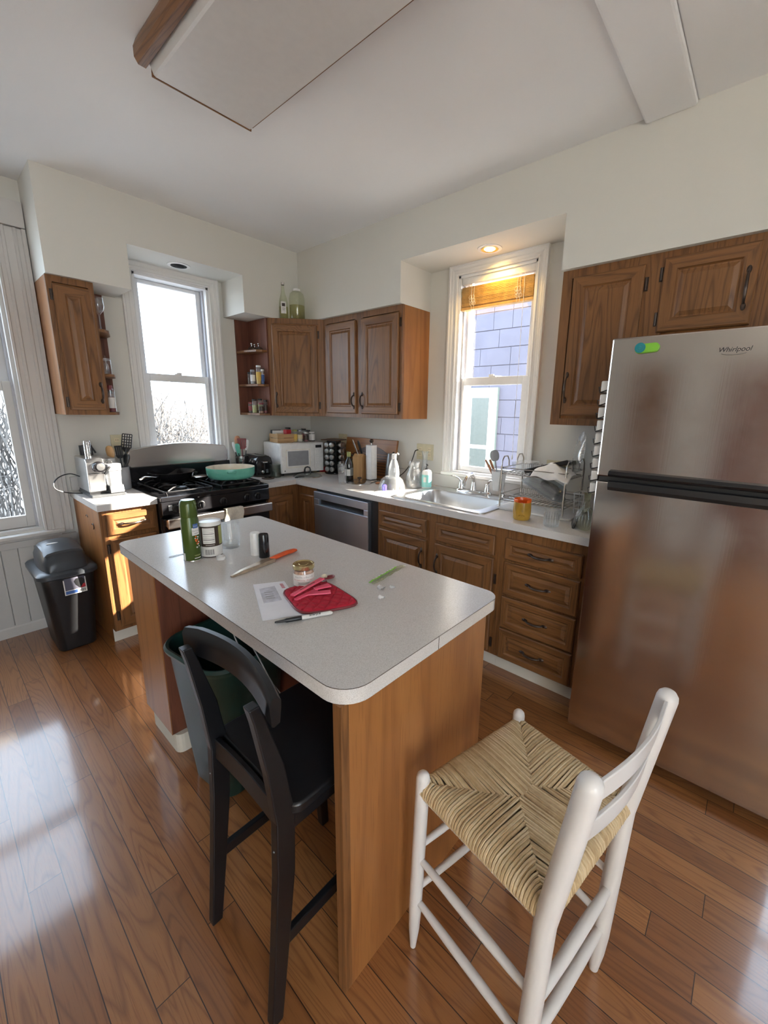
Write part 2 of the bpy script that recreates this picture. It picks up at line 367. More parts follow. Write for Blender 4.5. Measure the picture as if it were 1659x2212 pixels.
def pull(parent, facing, u, z, plane, vert=True, L=.1, T=None, label=None):
    mb = MB(); mb.T = T
    def P(a, w, side=0):   # a along the pull
        uu, zz = (u+side, z+a) if vert else (u+a, z+side)
        return (plane-w, uu, zz) if facing == 'x' else (uu, plane-w, zz)
    pts = []; rs = []
    for i in range(13):
        t = i/12; a = (t-.5)*L*.86; pts.append(P(a, .006+.022*math.sin(PI*t)**.6)); rs.append(.0042+.0022*math.sin(PI*t))
    mb.tube(pts, rs, 8)
    for e in (-1, 1):
        q = [P(e*L*.5+.011*math.cos(g)*1.5, .001, .009*math.sin(g)) for g in [2*PI*i/10 for i in range(10)]]
        q2 = [P(e*L*.47+.007*math.cos(g)*1.5, .007, .006*math.sin(g)) for g in [2*PI*i/10 for i in range(10)]]
        mb.loft([q, q2])
    return mb.build('handle', 'bronze', parent, world=True)
def hinge(parent, facing, u, z, plane, T=None):
    mb = MB(); mb.T = T
    def bx(u0, u1, z0, z1, w0, w1):
        if facing == 'x': mb.box(plane-w1, plane-w0, u0, u1, z0, z1)
        else: mb.box(u0, u1, plane-w1, plane-w0, z0, z1)
    bx(u-.008, u+.008, z-.03, z+.03, 0, .003)
    a = (plane-.006, u, z-.027) if facing == 'x' else (u, plane-.006, z-.027); b = (a[0], a[1], z+.027)
    mb.rod(a, b, .0045, 8); return mb.build('hinge', 'bronze', parent, world=True)
def jar_things(): pass
# ------------------------------------------------------------------ room shell
ZC, ZT, ZB, ZR, DS, DU = 2.75, 2.2044, 1.4246, 2.4675, .337, .3065
X0, Y0 = -4.4, -5.6
struct(MB().box(X0-.15, .15, Y0-.15, .15, -.05, 0).build('floor', 'floor', smooth=False))
struct(MB().box(X0-.15, .15, Y0-.15, .15, ZC, ZC+.1).build('ceiling', 'ceiling_paint', smooth=False))
def wall(name, axis, p0, p1, u0, u1, holes, matn='wall_paint', z1=None):
    z1 = z1 or ZC; mb = MB(); hs = sorted(holes)
    def bx(a, b, c, d):
        if b-a < 1e-5 or d-c < 1e-5: return
        mb.box(a, b, p0, p1, c, d) if axis == 'y' else mb.box(p0, p1, a, b, c, d)
    u = u0
    for a, b, c, d in hs: bx(u, a, 0, z1); bx(a, b, 0, c); bx(a, b, d, z1); u = b
    bx(u, u1, 0, z1); return struct(mb.build(name, matn, smooth=False))
WA = (-1.484, -.952, .98, 2.405); WB = (-2.322, -1.742, 1.03, 2.405); WC = (-3.02, -2.175, .68, 2.55)
wall('wall_back', 'y', 0, .15, X0-.15, .15, [WC, WA])
wall('wall_right', 'x', 0, .15, Y0-.15, .15, [WB, (-4.8, -3.87, .75, 2.12)])
wall('wall_left', 'x', X0-.15, X0, Y0-.15, .15, [])
wall('wall_front', 'y', Y0-.15, Y0, X0-.15, .15, [(-3.95, -2.9, .6, 2.4)])
# soffit above the wall cabinets with its two window recesses
XL = -2.0223
mb = MB(); mb.prism([(XL, ZC), (XL, ZT), (-1.60, ZT), (-1.60, ZR), (-.838, ZR), (-.838, ZT), (0, ZT), (0, ZC)], -DS, 0, 'y')
struct(mb.build('trim_1', 'wall_paint', smooth=False))
mb = MB(); mb.prism([(-DS, ZC), (-DS, ZT), (-1.4967, ZT), (-1.4967, ZR), (-2.602, ZR), (-2.602, ZT), (Y0, ZT), (Y0, ZC)], -DS, 0, 'x')
struct(mb.build('trim_5', 'wall_paint', smooth=False))
struct(MB().box(X0, -DS, -3.11, -2.918, ZC-.024, ZC).build('trim_2', 'ceiling_paint', smooth=False, bevel=.01))
struct(MB().box(X0, -DS, -5.0, -3.112, ZC-.004, ZC).build('trim_3', 'ceiling_paint', smooth=False))
# wainscot and cap below the left window
mb = MB()
i = 0; x = X0
while x < -2.02:
    mb.box(x+.002, min(x+.078, -2.012), -.014, 0, .06, .60); mb.box(x, x+.004, -.008, 0, .06, .60); x += .08
mb.box(X0, -2.012, -.03, 0, .585, .628)
struct(mb.build('trim_4', 'wainscot_paint', smooth=False, bevel=.0015))
mb = MB(); mb.prism([(0, 0), (-.018, 0), (-.018, .06), (-.012, .075), (0, .08)], X0, -2.012, 'x')
struct(mb.build('baseboard_back', 'old_trim', smooth=False))
struct(MB().box(X0, X0+.018, Y0, 0, 0, .12).build('baseboard_left', 'trim_paint', smooth=False))
struct(MB().box(X0, -1.2, Y0, Y0+.018, 0, .12).build('baseboard_front', 'trim_paint', smooth=False))
# ------------------------------------------------------------------ windows
def P3(axis, u, d, z): return (u, d, z) if axis == 'y' else (d, u, z)
def wbox(mb, axis, u0, u1, d0, d1, z0, z1): mb.box(u0, u1, d0, d1, z0, z1) if axis == 'y' else mb.box(d0, d1, u0, u1, z0, z1)
def casing_profile(w, fl):      # (offset across, height off wall)
    if fl: return [(0, 0), (0, .034), (.012, .034), (.016, .026), (.034, .024), (.038, .030), (.050, .030), (.054, .024), (.088, .024), (.092, .030), (.104, .030), (.108, .024), (w-.022, .024), (w-.018, .036), (w, .036), (w, 0)]
    return [(0, 0), (0, .014), (.008, .018), (.016, .014), (.03, .014), (.036, .019), (w-.016, .021), (w-.012, .027), (w, .027), (w, 0)]
def window(n, axis, hole, sash, casing, sill, mats, rail=(1.672, 1.727), head=None, fl=False, glass=None):
    u0, u1, z0, z1 = hole; win = bpy.data.objects.new('window_%d' % n, None); C.objects.link(win)
    win.location = P3(axis, (u0+u1)/2, 0, z0); struct(win)
    tm = mats[0]; pr = casing_profile(casing, fl)
    mb = MB()
    ztop = z1+casing if not head else head
    for side in (-1, 1):
        e = u1 if side > 0 else u0
        pts0 = []; pts1 = []
        for a, h in pr:
            uu = e+side*a; zt_ = (z1+a) if not head else head
            pts0.append(P3(axis, uu, -h, sill)); pts1.append(P3(axis, uu, -h, zt_))
        mb.loft([pts0, pts1])
    if not head:
        pts0 = [P3(axis, u0-a, -h, z1+a) for a, h in pr]; pts1 = [P3(axis, u1+a, -h, z1+a) for a, h in pr]; mb.loft([pts0, pts1])
    else:
        wbox(mb, axis, u0-casing, u1+casing, -.04, 0, head+.004, min(head+.14, ZC)); wbox(mb, axis, u0, u1, -.03, 0, z1, head+.004)
    mb.build('window_casing', tm, win, smooth=False, world=True, bevel=.001)
    mb = MB(); wbox(mb, axis, u0-.001, u0+.018, 0, .15, z0, z1); wbox(mb, axis, u1-.018, u1+.001, 0, .15, z0, z1); wbox(mb, axis, u0, u1, 0, .15, z1-.018, z1+.001); wbox(mb, axis, u0, u1, -.001, .17, z0-.001, z0+.016)
    mb.build('window_frame', mats[1], win, smooth=False, world=True, bevel=.001)
    mb = MB()                                   # tracks
    for uu, sg in ((u0+.018, 1), (u1-.018, -1)):
        wbox(mb, axis, uu, uu+sg*.012, .045, .05, z0+.016, z1-.018); wbox(mb, axis, uu, uu+sg*.010, .092, .097, z0+.016, z1-.018); wbox(mb, axis, uu, uu+sg*.004, .05, .14, z0+.016, z1-.018)
    mb.build('window_track', mats[2], win, smooth=False, world=True)
    g0, g1, gl0, gl1, gu1 = sash                # glass extents
    a, b = u0+.02, u1-.02
    def sashpart(nm, d0, d1, zl, gl, gh, zh):
        m2 = MB(); wbox(m2, axis, a, g0, d0, d1, zl, zh); wbox(m2, axis, g1, b, d0, d1, zl, zh); wbox(m2, axis, g0, g1, d0, d1, zl, gl); wbox(m2, axis, g0, g1, d0, d1, gh, zh)
        o = m2.build(nm, mats[1], win, smooth=False, world=True, bevel=.003)
        m3 = MB(); dm = (d0+d1)/2; wbox(m3, axis, g0-.004, g1+.004, dm-.002, dm+.002, gl-.004, gh+.004); m3.build('glass_pane', 'pane', o, smooth=False, world=True); return o
    sashpart('lower_sash', .05, .082, z0+.018, gl0, rail[0], rail[1])
    sashpart('upper_sash', .098, .13, rail[0]+.005, rail[1], gu1, z1-.019)
    m4 = MB(); um = (g0+g1)/2; wbox(m4, axis, um-.025, um+.025, .05, .08, rail[1], rail[1]+.008); wbox(m4, axis, um-.008, um+.03, .055, .07, rail[1]+.008, rail[1]+.018)
    m4.build('sash_lock', 'white_plastic', win, world=True, bevel=.002)
    return win
w1 = window(1, 'y', WC, (-2.93, -2.245, .775, None, 2.46), .148, .655, ['old_trim', 'old_trim', 'vinyl_track'], rail=(1.56, 1.62), head=2.485, fl=True)
mb = MB(); mb.box(-3.14, -2.075, -.062, .02, .648, .672); mb.box(-3.12, -2.09, -.03, 0, .628, .648); mb.build('window_sill', 'old_trim', w1, smooth=False, world=True, bevel=.005)
w2 = window(2, 'y', WA, (-1.418, -1.01, 1.06, None, 2.36), .075, .98, ['trim_paint', 'vinyl', 'vinyl_track'])
mb = MB(); mb.box(-1.57, -.87, -.045, .02, .965, .99); mb.build('window_sill', 'trim_paint', w2, smooth=False, world=True, bevel=.004)
w3 = window(3, 'x', WB, (-2.246, -1.79, 1.085, None, 2.36), .067, 1.03, ['trim_paint', 'vinyl', 'vinyl_track'])
mb = MB(); mb.box(-.04, .02, -2.39, -1.672, 1.012, 1.036); mb.build('window_sill', 'trim_paint', w3, smooth=False, world=True, bevel=.004)
# plain frames of two unseen windows; the rear one is added for its daylight
def plain_frame(name, axis, u0, u1, z0, z1, p, sg):
    mb = MB(); wbox(mb, axis, u0-.08, u0, p, p+sg*.03, z0, z1+.08); wbox(mb, axis, u1, u1+.08, p, p+sg*.03, z0, z1+.08); wbox(mb, axis, u0, u1, p, p+sg*.03, z1, z1+.08)
    wbox(mb, axis, u0, u1, p-sg*.08, p-sg*.05, (z0+z1)/2-.03, (z0+z1)/2+.03)
    return struct(mb.build(name, 'trim_paint', smooth=False, bevel=.004))
plain_frame('window_4', 'y', -3.95, -2.9, .6, 2.4, Y0, 1); plain_frame('window_5', 'x', -4.8, -3.87, .75, 2.12, 0, -1)
dd = bpy.data.objects.new('added_door_1', None); C.objects.link(dd); dd.location = (X0, -2.4, 0); struct(dd)  # added door out of view, for the stripes it reflects in the fridge
MB().box(X0, X0+.03, -2.74, -2.27, 0, 2.04).build('door_leaf', 'oak_z', dd, smooth=False, world=True, bevel=.003)
mb = MB(); mb.box(X0, X0+.04, -2.88, -2.74, 0, 2.12); mb.box(X0, X0+.04, -2.27, -2.17, 0, 2.12); mb.box(X0, X0+.04, -2.74, -2.27, 2.04, 2.12); mb.build('door_casing', 'trim_paint', dd, smooth=False, world=True, bevel=.003)
dd = bpy.data.objects.new('added_door_2', None); C.objects.link(dd); dd.location = (X0, -3.5, 0); struct(dd)  # second added door, a dark band for the fridge's reflection
MB().box(X0, X0+.03, -3.98, -3.14, 0, 2.04).build('door_leaf', 'oak_dark_z', dd, smooth=False, world=True, bevel=.003)
mb = MB(); mb.box(X0, X0+.04, -4.08, -3.98, 0, 2.12); mb.box(X0, X0+.04, -3.14, -3.05, 0, 2.12); mb.box(X0, X0+.04, -3.98, -3.14, 2.04, 2.12); mb.build('door_casing', 'trim_paint', dd, smooth=False, world=True, bevel=.003)
# ------------------------------------------------------------------ outside
struct(MB().box(-30, 30, -30, 40, -1.3, -1.2).build('ground_outside', 'grass_ground', smooth=False))
h = thing('neighbour_house', 'lavender shingled house next door seen through the sink window', 'house', (3.2, -1.2, -1.2))
mb = MB(); mb.box(3.2, 8, -2.6, .16, -1.2, 5.2); mb.build('wall', 'siding', h, smooth=False, world=True)
MB().box(3.2, 4.3, -10, -5.6, -1.2, 4.2).build('sun_blocker', 'siding', h, smooth=False, world=True)  # added unseen block, keeps the sun out of the window beyond the fridge
mb = MB(); rnd = random.Random(4); z = -1.1; row = 0
while z < 5.1:
    y = -2.6
    ys = []
    while y < .10:
        y2 = min(y+rnd.choice([.30, .5, .62]), .12); ys.append((y, y2)); y = y2+.006
    for a, b in ys: mb.box(3.182, 3.2, a, b, z, z+.240)
    z += .252; row += 1
mb.build('shingles', 'siding', h, smooth=False, world=True)
mb = MB(); mb.box(3.16, 3.24, .10, .22, -1.2, 5.2); mb.build('corner_board', 'vinyl', h, smooth=False, world=True)
mb = MB(); mb.box(3.13, 3.18, -.40, .10, .1, 1.85); ht = mb.build('window_trim', 'siding_trim', h, smooth=False, world=True)
mb = MB(); mb.box(3.12, 3.13, -.30, .06, .22, 1.76); mb.build('window_sash', 'vinyl', h, smooth=False, world=True)
mb = MB(); mb.box(3.112, 3.12, -.265, .03, .98, 1.70); mb.box(3.112, 3.12, -.265, .03, .26, .92); mb.build('window_pane', 'dark_pane', h, smooth=False, world=True)
def tree(name, label, x, y, seed, h0=3., spread=1., matn='bark', zb=-1.2, depth=5, r0=.06, grp=None):
    rg = random.Random(seed); mb = MB()
    def br(p, d, L, r, k):
        n = 3; pts = [p]; q = p; dd = d
        for i in range(n):
            dd = (dd+Vector((rg.gauss(0, .16), rg.gauss(0, .16), rg.gauss(0, .10)))).normalized(); q = q+dd*L/n; pts.append(q)
        mb.tube(pts, [r, r*.9, r*.78, r*.66], 5 if k > 2 else 4, caps=False)
        if k == 0: return
        for j in range(rg.choice([2, 3, 3])):
            nd = (dd+Vector((rg.gauss(0, .55)*spread, rg.gauss(0, .55)*spread, rg.gauss(.1, .4)))).normalized()
            br(pts[rg.choice([2, 3])], nd, L*rg.uniform(.62, .86), r*.62, k-1)
    br(Vector((0, 0, 0)), Vector((0, 0, 1)), h0*.35, r0, depth)
    o = mb.build(name, matn); o.location = (x, y, zb); return tag(o, label, 'tree', grp)
for (nm, x, y, hh, sd_, lab) in (('n', -2.75, 2.6, 3.4, 10, 'bare branching tree close outside the tall left window'), ('f', -1.6, 7.6, 4.6, 12, 'larger bare tree farther off outside the tall left window'),
    ('n', .55, 5.2, 3.0, 31, 'bare tree nearest the window behind the stove'), ('f', 1.6, 10.5, 4.0, 33, 'bare tree farther off beyond the stove window')):
    tree('bare_tree', lab, x, y, sd_, hh, 1.2, 'bark' if x < 0 else 'bark_dark', depth=7, r0=.05)
mb = MB(); rg = random.Random(5)
h = thing('far_house', 'pale house with grey roof beyond the bare trees', 'house', (2.2, 15, -1.2))
mb.box(-2.2, 1.8, 0, 3, 0, 2.7); mb.build('wall', 'house_wall', h, smooth=False)
MB().prism([(-2.5, 2.6), (2.1, 2.6), (-.2, 4.2)], -.2, 3.2, 'y').build('roof', 'roof', h, smooth=False)
for x in (-1.4, .6): MB().box(x, x+.5, -.03, 0, 1., 1.9).build('window', 'dark_pane', h, smooth=False)
def bush(name, label, x, y, r, hgt, seed, zb=-1.2):
    rg = random.Random(seed); mb = MB()
    for k in range(800):
        a = rg.uniform(0, 2*PI); q = rg.uniform(0, r); p = Vector((q*math.cos(a), q*math.sin(a)*.5, rg.uniform(0, hgt*.55)))
        d = Vector((rg.gauss(0, .35), rg.gauss(0, .3), 1)).normalized(); e = p+d*rg.uniform(.3, hgt*.5); mb.tube([p, (p+e)/2+Vector((rg.gauss(0, .04), 0, 0)), e], [.012, .009, .004], 3, caps=False)
    o = mb.build(name, 'brush'); o.location = (x, y, zb); return tag(o, label, 'shrub')
bush('leafless_shrub', 'tangled brown shrub outside the tall left window', -2.3, 4.4, 2.4, 4.2, 3)
bush('leafless_shrub', 'tangled brown shrub outside the window behind the stove', 1.3, 7.6, 2.2, 3.9, 4)
# ------------------------------------------------------------------ wall cabinets
def cab_sides(mb, x0, x1, y0, y1, z0, z1): mb.box(x0, x1, y0, y1, z0, z1)
# left wall cabinet with open end shelves
t = thing('wall_cabinet', 'narrow oak wall cabinet with open end shelves left of the stove window', 'cabinet', (-1.91, -.15, ZB))
MB().box(XL, -1.797, -.287, -.002, ZB, ZT-.001).build('body', 'oak_side_z', t, smooth=False, world=True)
mb = MB(); FP = -.3065
mb.box(XL, XL+.03, FP, -.287, ZB, ZT); mb.box(-1.825, -1.797, FP, -.287, ZB, ZT); mb.box(XL+.03, -1.825, FP, -.287, ZB, ZB+.03); mb.box(XL+.03, -1.825, FP, -.287, ZT-.035, ZT)
mb.build('face_frame', 'oak_z', t, smooth=False, world=True)
d = front('door', t, 'y', -1.997, -1.817, ZB+.032, ZT-.045, FP)
pull(d, 'y', -1.832, 1.56, FP-.019); hinge(d, 'y', -2.004, 1.50, FP); hinge(d, 'y', -2.004, 2.10, FP)
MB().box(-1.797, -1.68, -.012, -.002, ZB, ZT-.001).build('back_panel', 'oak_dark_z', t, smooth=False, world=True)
for z in (ZB, 1.664, 1.93):
    MB().prism([(-1.797, -.012), (-1.684, -.012), (-1.684, -.10), (-1.735, -.27), (-1.765, -.295), (-1.797, -.30)], z, z+.017).build('shelf', 'oak_x', t, smooth=False, world=True, bevel=.002)
# diagonal corner wall cabinet
YC = .6232
t = thing('corner_wall_cabinet', 'diagonal oak corner wall cabinet with one door', 'cabinet', (-.3, -.3, ZB))
MB().prism([(-.002, -.002), (-.002, -YC+.001), (-.292, -YC+.001), (-YC+.001, -.292), (-YC+.001, -.002)][::-1], ZB, ZT-.001).build('body', 'oak_side_z', t, smooth=False, world=True)
ang = math.radians(-45); cx, cy = (-.3065-YC)/2, (-.3065-YC)/2; Wd = (YC-.3065)*math.sqrt(2)
# local frame: u along the diagonal, outward = (-1,-1)
TD = Matrix.Translation((cx, cy, 0)) @ Matrix.Rotation(ang, 4, 'Z')
mb = MB(); mb.T = TD; hw = Wd/2
mb.box(-hw, -hw+.04, 0, .016, ZB, ZT); mb.box(hw-.04, hw, 0, .016, ZB, ZT); mb.box(-hw+.04, hw-.04, 0, .016, ZB, ZB+.03); mb.box(-hw+.04, hw-.04, 0, .016, ZT-.04, ZT)
mb.build('face_frame', 'oak_z', t, smooth=False, world=True)
d = front('door', t, 'y', -hw+.03, hw-.05, ZB+.025, ZT-.05, 0, T=TD)
pull(d, 'y', -hw+.05, ZB+.13, -.019, T=TD); hinge(d, 'y', hw-.042, ZB+.09, 0, T=TD); hinge(d, 'y', hw-.042, ZT-.12, 0, T=TD)
# open end shelf unit beside it
t = thing('end_shelf_unit', 'open oak end shelves right of the stove window holding jars and lids', 'shelf', (-.69, -.15, ZB))
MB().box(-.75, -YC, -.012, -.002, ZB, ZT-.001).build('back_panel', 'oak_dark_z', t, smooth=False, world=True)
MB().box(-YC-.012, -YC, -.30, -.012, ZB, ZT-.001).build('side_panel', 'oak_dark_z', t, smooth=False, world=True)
for z in (ZB, 1.662, 1.935):
    MB().prism([(-YC-.012, -.012), (-.748, -.012), (-.748, -.13), (-.715, -.262), (-.68, -.292), (-YC-.012, -.297)], z, z+.018).build('shelf', 'oak_x', t, smooth=False, world=True, bevel=.002)
def wall_cab_x(t, y0, y1, z0, z1, doors, fpl=-.3065, split=None):   # face looks to -x ; doors (ya,yb,handle_side)
    MB().box(-.287, -.002, y0, y1, z0, z1-.001).build('body', 'oak_side_z', t, smooth=False, world=True)
    mb = MB(); ys = sorted([y0, y1]); ds = sorted(doors)
    mb.box(fpl, -.287, ys[0], ds[0][0]+.012, z0, z1); mb.box(fpl, -.287, ds[-1][1]-.012, ys[1], z0, z1)
    for a, b in zip(ds[:-1], ds[1:]): mb.box(fpl, -.287, a[1]-.012, b[0]+.012, z0, z1)
    for a in ds: mb.box(fpl, -.287, a[0]+.012, a[1]-.012, z0, z0+.035); mb.box(fpl, -.287, a[0]+.012, a[1]-.012, z1-.04, z1)
    mb.build('face_frame', 'oak_z', t, smooth=False, world=True)
t = thing('double_wall_cabinet', 'oak two-door wall cabinet left of the sink window', 'cabinet', (-.15, -1.06, ZB))
wall_cab_x(t, -1.4967, -YC, ZB, ZT, [(-1.475, -1.085, 0), (-1.02, -.66, 0)])
d = front('door', t, 'x', -1.468, -1.088, ZB+.03, ZT-.05, -.3065); pull(d, 'x', -1.105, ZB+.13, -.3255); hinge(d, 'x', -1.476, 1.51, -.3065); hinge(d, 'x', -1.476, 2.09, -.3065)
d = front('door', t, 'x', -1.025, -.668, ZB+.03, ZT-.05, -.3065); pull(d, 'x', -1.008, ZB+.13, -.3255); hinge(d, 'x', -.66, 1.51, -.3065); hinge(d, 'x', -.66, 2.09, -.3065)
t = thing('wall_cabinet', 'tall oak wall cabinet with one door right of the sink window', 'cabinet', (-.15, -2.82, ZB))
wall_cab_x(t, -3.035, -2.602, ZB, ZT, [(-2.995, -2.64, 0)])
d = front('door', t, 'x', -2.99, -2.662, ZB+.05, ZT-.04, -.3065); pull(d, 'x', -2.68, 1.62, -.3255, L=.13); hinge(d, 'x', -2.999, 2.08, -.3065); hinge(d, 'x', -2.999, 1.55, -.3065)
t = thing('over_fridge_cabinet', 'low oak cabinet with wide door above the steel fridge', 'cabinet', (-.15, -3.45, 1.80))
wall_cab_x(t, -3.87, -3.035, 1.80, ZT, [(-3.41, -3.07, 0), (-3.84, -3.50, 0)])
d = front('door', t, 'x', -3.405, -3.066, 1.86, ZT-.03, -.3065); pull(d, 'x', -3.375, 2.0, -.3255, L=.14); hinge(d, 'x', -3.058, 1.92, -.3065); hinge(d, 'x', -3.058, 2.11, -.3065)
d = front('door', t, 'x', -3.84, -3.50, 1.86, ZT-.03, -.3065); pull(d, 'x', -3.52, 2.0, -.3255, L=.14)
# ------------------------------------------------------------------ base cabinets
BZ = .874
def facef_x(t, y0, y1, stiles, rails, pl=-.61):
    mb = MB()
    for a, b in stiles: mb.box(pl, pl+.019, a, b, .09, BZ)
    for a, b, c, e in rails: mb.box(pl, pl+.019, a, b, c, e)
    mb.build('face_frame', 'oak_z', t, smooth=False, world=True)
t = thing('sink_cabinet', 'oak sink base cabinet with two doors and two false drawers', 'cabinet', (-.3, -2.03, 0))
MB().box(-.590, -.02, -2.51, -1.56, .09, .70).build('body', 'oak_side_z', t, smooth=False, world=True)
mb = MB(); mb.box(-.61, -.591, -2.51, -2.465, .09, BZ); mb.box(-.61, -.591, -2.085, -1.985, .09, BZ); mb.box(-.61, -.591, -1.595, -1.56, .09, BZ)
for a, b in ((-2.465, -2.085), (-1.985, -1.595)): mb.box(-.61, -.591, a, b, .09, .13); mb.box(-.61, -.591, a, b, .665, .71); mb.box(-.61, -.591, a, b, .80, BZ)
mb.build('face_frame', 'oak_z', t, smooth=False, world=True)
front('false_drawer', t, 'x', -1.997, -1.583, .70, .815, -.61, frame=.035, horiz=True)
front('false_drawer', t, 'x', -2.478, -2.068, .70, .815, -.61, frame=.035, horiz=True)
d = front('door', t, 'x', -1.995, -1.583, .11, .682, -.61); pull(d, 'x', -1.965, .56, -.629, L=.11)
d = front('door', t, 'x', -2.478, -2.066, .11, .682, -.61); pull(d, 'x', -2.09, .55, -.629, L=.11); hinge(d, 'x', -2.487, .56, -.61); hinge(d, 'x', -2.487, .165, -.61)
MB().box(-.575, -.555, -2.51, -1.56, 0, .09).build('toe_kick', 'toe_paint', t, smooth=False, world=True)
t = thing('drawer_cabinet', 'oak base cabinet with four drawers next to the fridge', 'cabinet', (-.3, -2.75, 0))
MB().box(-.590, -.02, -2.99, -2.511, .09, BZ-.001).build('body', 'oak_side_z', t, smooth=False, world=True)
mb = MB(); mb.box(-.61, -.591, -2.56, -2.511, .09, BZ); mb.box(-.61, -.591, -2.99, -2.935, .09, BZ)
for a, b in ((.09, .11), (.278, .305), (.47, .50), (.67, .71), (.80, BZ)): mb.box(-.61, -.591, -2.935, -2.56, a, b)
mb.build('face_frame', 'oak_z', t, smooth=False, world=True)
for a, b in ((.697, .818), (.492, .683), (.292, .480), (.098, .283)):
    d = front('drawer', t, 'x', -2.953, -2.543, a, b, -.61, frame=.035, horiz=True); pull(d, 'x', -2.745, (a+b)/2, -.629, vert=False, L=.11)
MB().box(-.575, -.555, -2.99, -2.511, 0, .09).build('toe_kick', 'toe_paint', t, smooth=False, world=True)
t = thing('corner_base_cabinet', 'dark corner base cabinet between stove and dishwasher', 'cabinet', (-.4, -.4, 0))
MB().prism([(-.02, -.02), (-.02, -.862), (-.590, -.862), (-.590, -.590), (-.915, -.590), (-.915, -.02)][::-1], .09, BZ-.001).build('body', 'oak_side_z', t, smooth=False, world=True)
mb = MB(); mb.box(-.61, -.59, -.862, -.61, .09, BZ); mb.box(-.915, -.59, -.61, -.591, .09, BZ); mb.build('face_frame', 'oak_z', t, smooth=False, world=True)
front('door', t, 'x', -.845, -.665, .12, .80, -.61); front('door', t, 'y', -.895, -.665, .12, .80, -.61)
MB().prism([(-.56, -.862), (-.56, -.56), (-.915, -.56), (-.915, -.54), (-.54, -.54), (-.54, -.862)], 0, .09).build('toe_kick', 'toe_paint', t, smooth=False, world=True)
t = thing('base_cabinet', 'narrow oak base cabinet with drawer and door beside the black bin', 'cabinet', (-1.85, -.3, 0))
MB().prism([(-.02, .09), (-.590, .09), (-.590, BZ-.001), (-.02, BZ-.001)], -2.001, -1.69, 'x').build('body', 'oak_side_z', t, smooth=False, world=True)
MB().prism([(-.02, 0), (-.55, 0), (-.55, .09), (-.02, .09)], -2.001, -1.983, 'x').build('side_panel', 'oak_side_z', t, smooth=False, world=True)
mb = MB(); mb.box(-2.001, -1.965, -.61, -.591, .09, BZ); mb.box(-1.715, -1.69, -.61, -.591, .09, BZ)
for a, b in ((.09, .125), (.68, .73), (.84, BZ)): mb.box(-1.965, -1.715, -.61, -.591, a, b)
mb.build('face_frame', 'oak_z', t, smooth=False, world=True)
d = front('drawer', t, 'y', -1.972, -1.705, .715, .846, -.61, frame=.04, horiz=True); pull(d, 'y', -1.835, .78, -.629, vert=False, L=.12)
d = front('door', t, 'y', -1.965, -1.705, .115, .69, -.61); hinge(d, 'y', -1.974, .63, -.61); hinge(d, 'y', -1.974, .19, -.61)
MB().box(-2.001, -1.69, -.56, -.545, 0, .09).build('toe_kick', 'toe_paint', t, smooth=False, world=True)
mb = MB(); mb.tube([(-2.003, -.45+.02*math.cos(a), .75+.018*math.sin(a)) for a in [.4+i*.6 for i in range(8)]], .0025, 6)
mb.build('hook', 'bronze', t, world=True); mb = MB(); mb.tube([(-2.003, -.33+.02*math.cos(a), .79+.012*math.sin(a)) for a in [.2+i*.5 for i in range(7)]], .002, 6); mb.build('hook', 'bronze', t, world=True)
# worktops
CD = .6438
mb = MB()
sx0, sx1, sy0, sy1 = -.565, -.145, -2.325, -1.705     # sink hole
mb.box(-.917, 0-.001, -CD, -.001, .874, .914); mb.box(-CD, -.001, sy1, -CD, .874, .914)
mb.box(-CD, sx0, sy0, sy1, .874, .914); mb.box(sx1, -.001, sy0, sy1, .874, .914); mb.box(-CD, -.001, -2.985, sy0, .874, .914)
t = thing('worktop', 'grey laminate worktop running from the stove round to the fridge', 'counter', (-.32, -1.5, .874))
mb.build('counter_top', 'laminate', t, smooth=False, world=True)
mb = MB(); mb.box(-.02, -.001, -2.985, -.001, .914, 1.008); mb.box(-.917, -.02, -.02, -.001, .914, 1.008); mb.build('backsplash', 'laminate', t, smooth=False, world=True, bevel=.002)
t = thing('worktop', 'short grey laminate worktop under the coffee machine', 'counter', (-1.84, -.32, .874))
MB().box(-2.012, -1.69, -CD, -.001, .874, .914).build('counter_top', 'laminate', t, smooth=False, world=True, bevel=.002)
MB().box(-2.0, -1.69, -.02, -.001, .914, 1.008).build('backsplash', 'laminate', t, smooth=False, world=True, bevel=.002)
# ------------------------------------------------------------------ sink and tap
t = thing('sink', 'stainless steel single bowl sink under the right window', 'sink', (-.35, -2.02, .914))
def ring(a, b, c, d, r, z): return [(x, y, z) for x, y in rrect(a, b, c, d, r, 5)]
mb = MB(); A = (-.602, -.062, -2.374, -1.655)
rs = [ring(*A, .05, .9145), ring(*A, .05, .920), ring(A[0]+.008, A[1]-.008, A[2]+.008, A[3]-.008, .045, .922), ring(-.548, -.175, -2.31, -1.72, .06, .919), ring(-.541, -.182, -2.303, -1.727, .06, .908), ring(-.533, -.19, -2.295, -1.735, .06, .78), ring(-.51, -.21, -2.27, -1.76, .05, .765)]
mb.loft(rs, caps=False); n = len(rs[0]); mb.f.append([6*n+i for i in range(n)]); mb.mi.append(0)
mb.build('basin', 'sink_steel', t, world=True)
mb = MB(); mb.lathe([(.045, 0), (.04, .003), (.03, .001), (0, .0)], -.36, -2.02, .766, 20, close=False); mb.build('drain', 'chrome', t, world=True)
t = thing('kitchen_tap', 'chrome two-lever kitchen tap standing behind the sink', 'tap', (-.10, -2.01, .92))
mb = MB(); mb.loft([[(x, y, z) for x, y in rrect(-.13+e, -.07-e, -2.155+e, -1.868-e, .028, 5)] for e, z in ((0, .9205), (0, .932), (.006, .942))]); mb.build('base_plate', 'chrome', t, world=True)
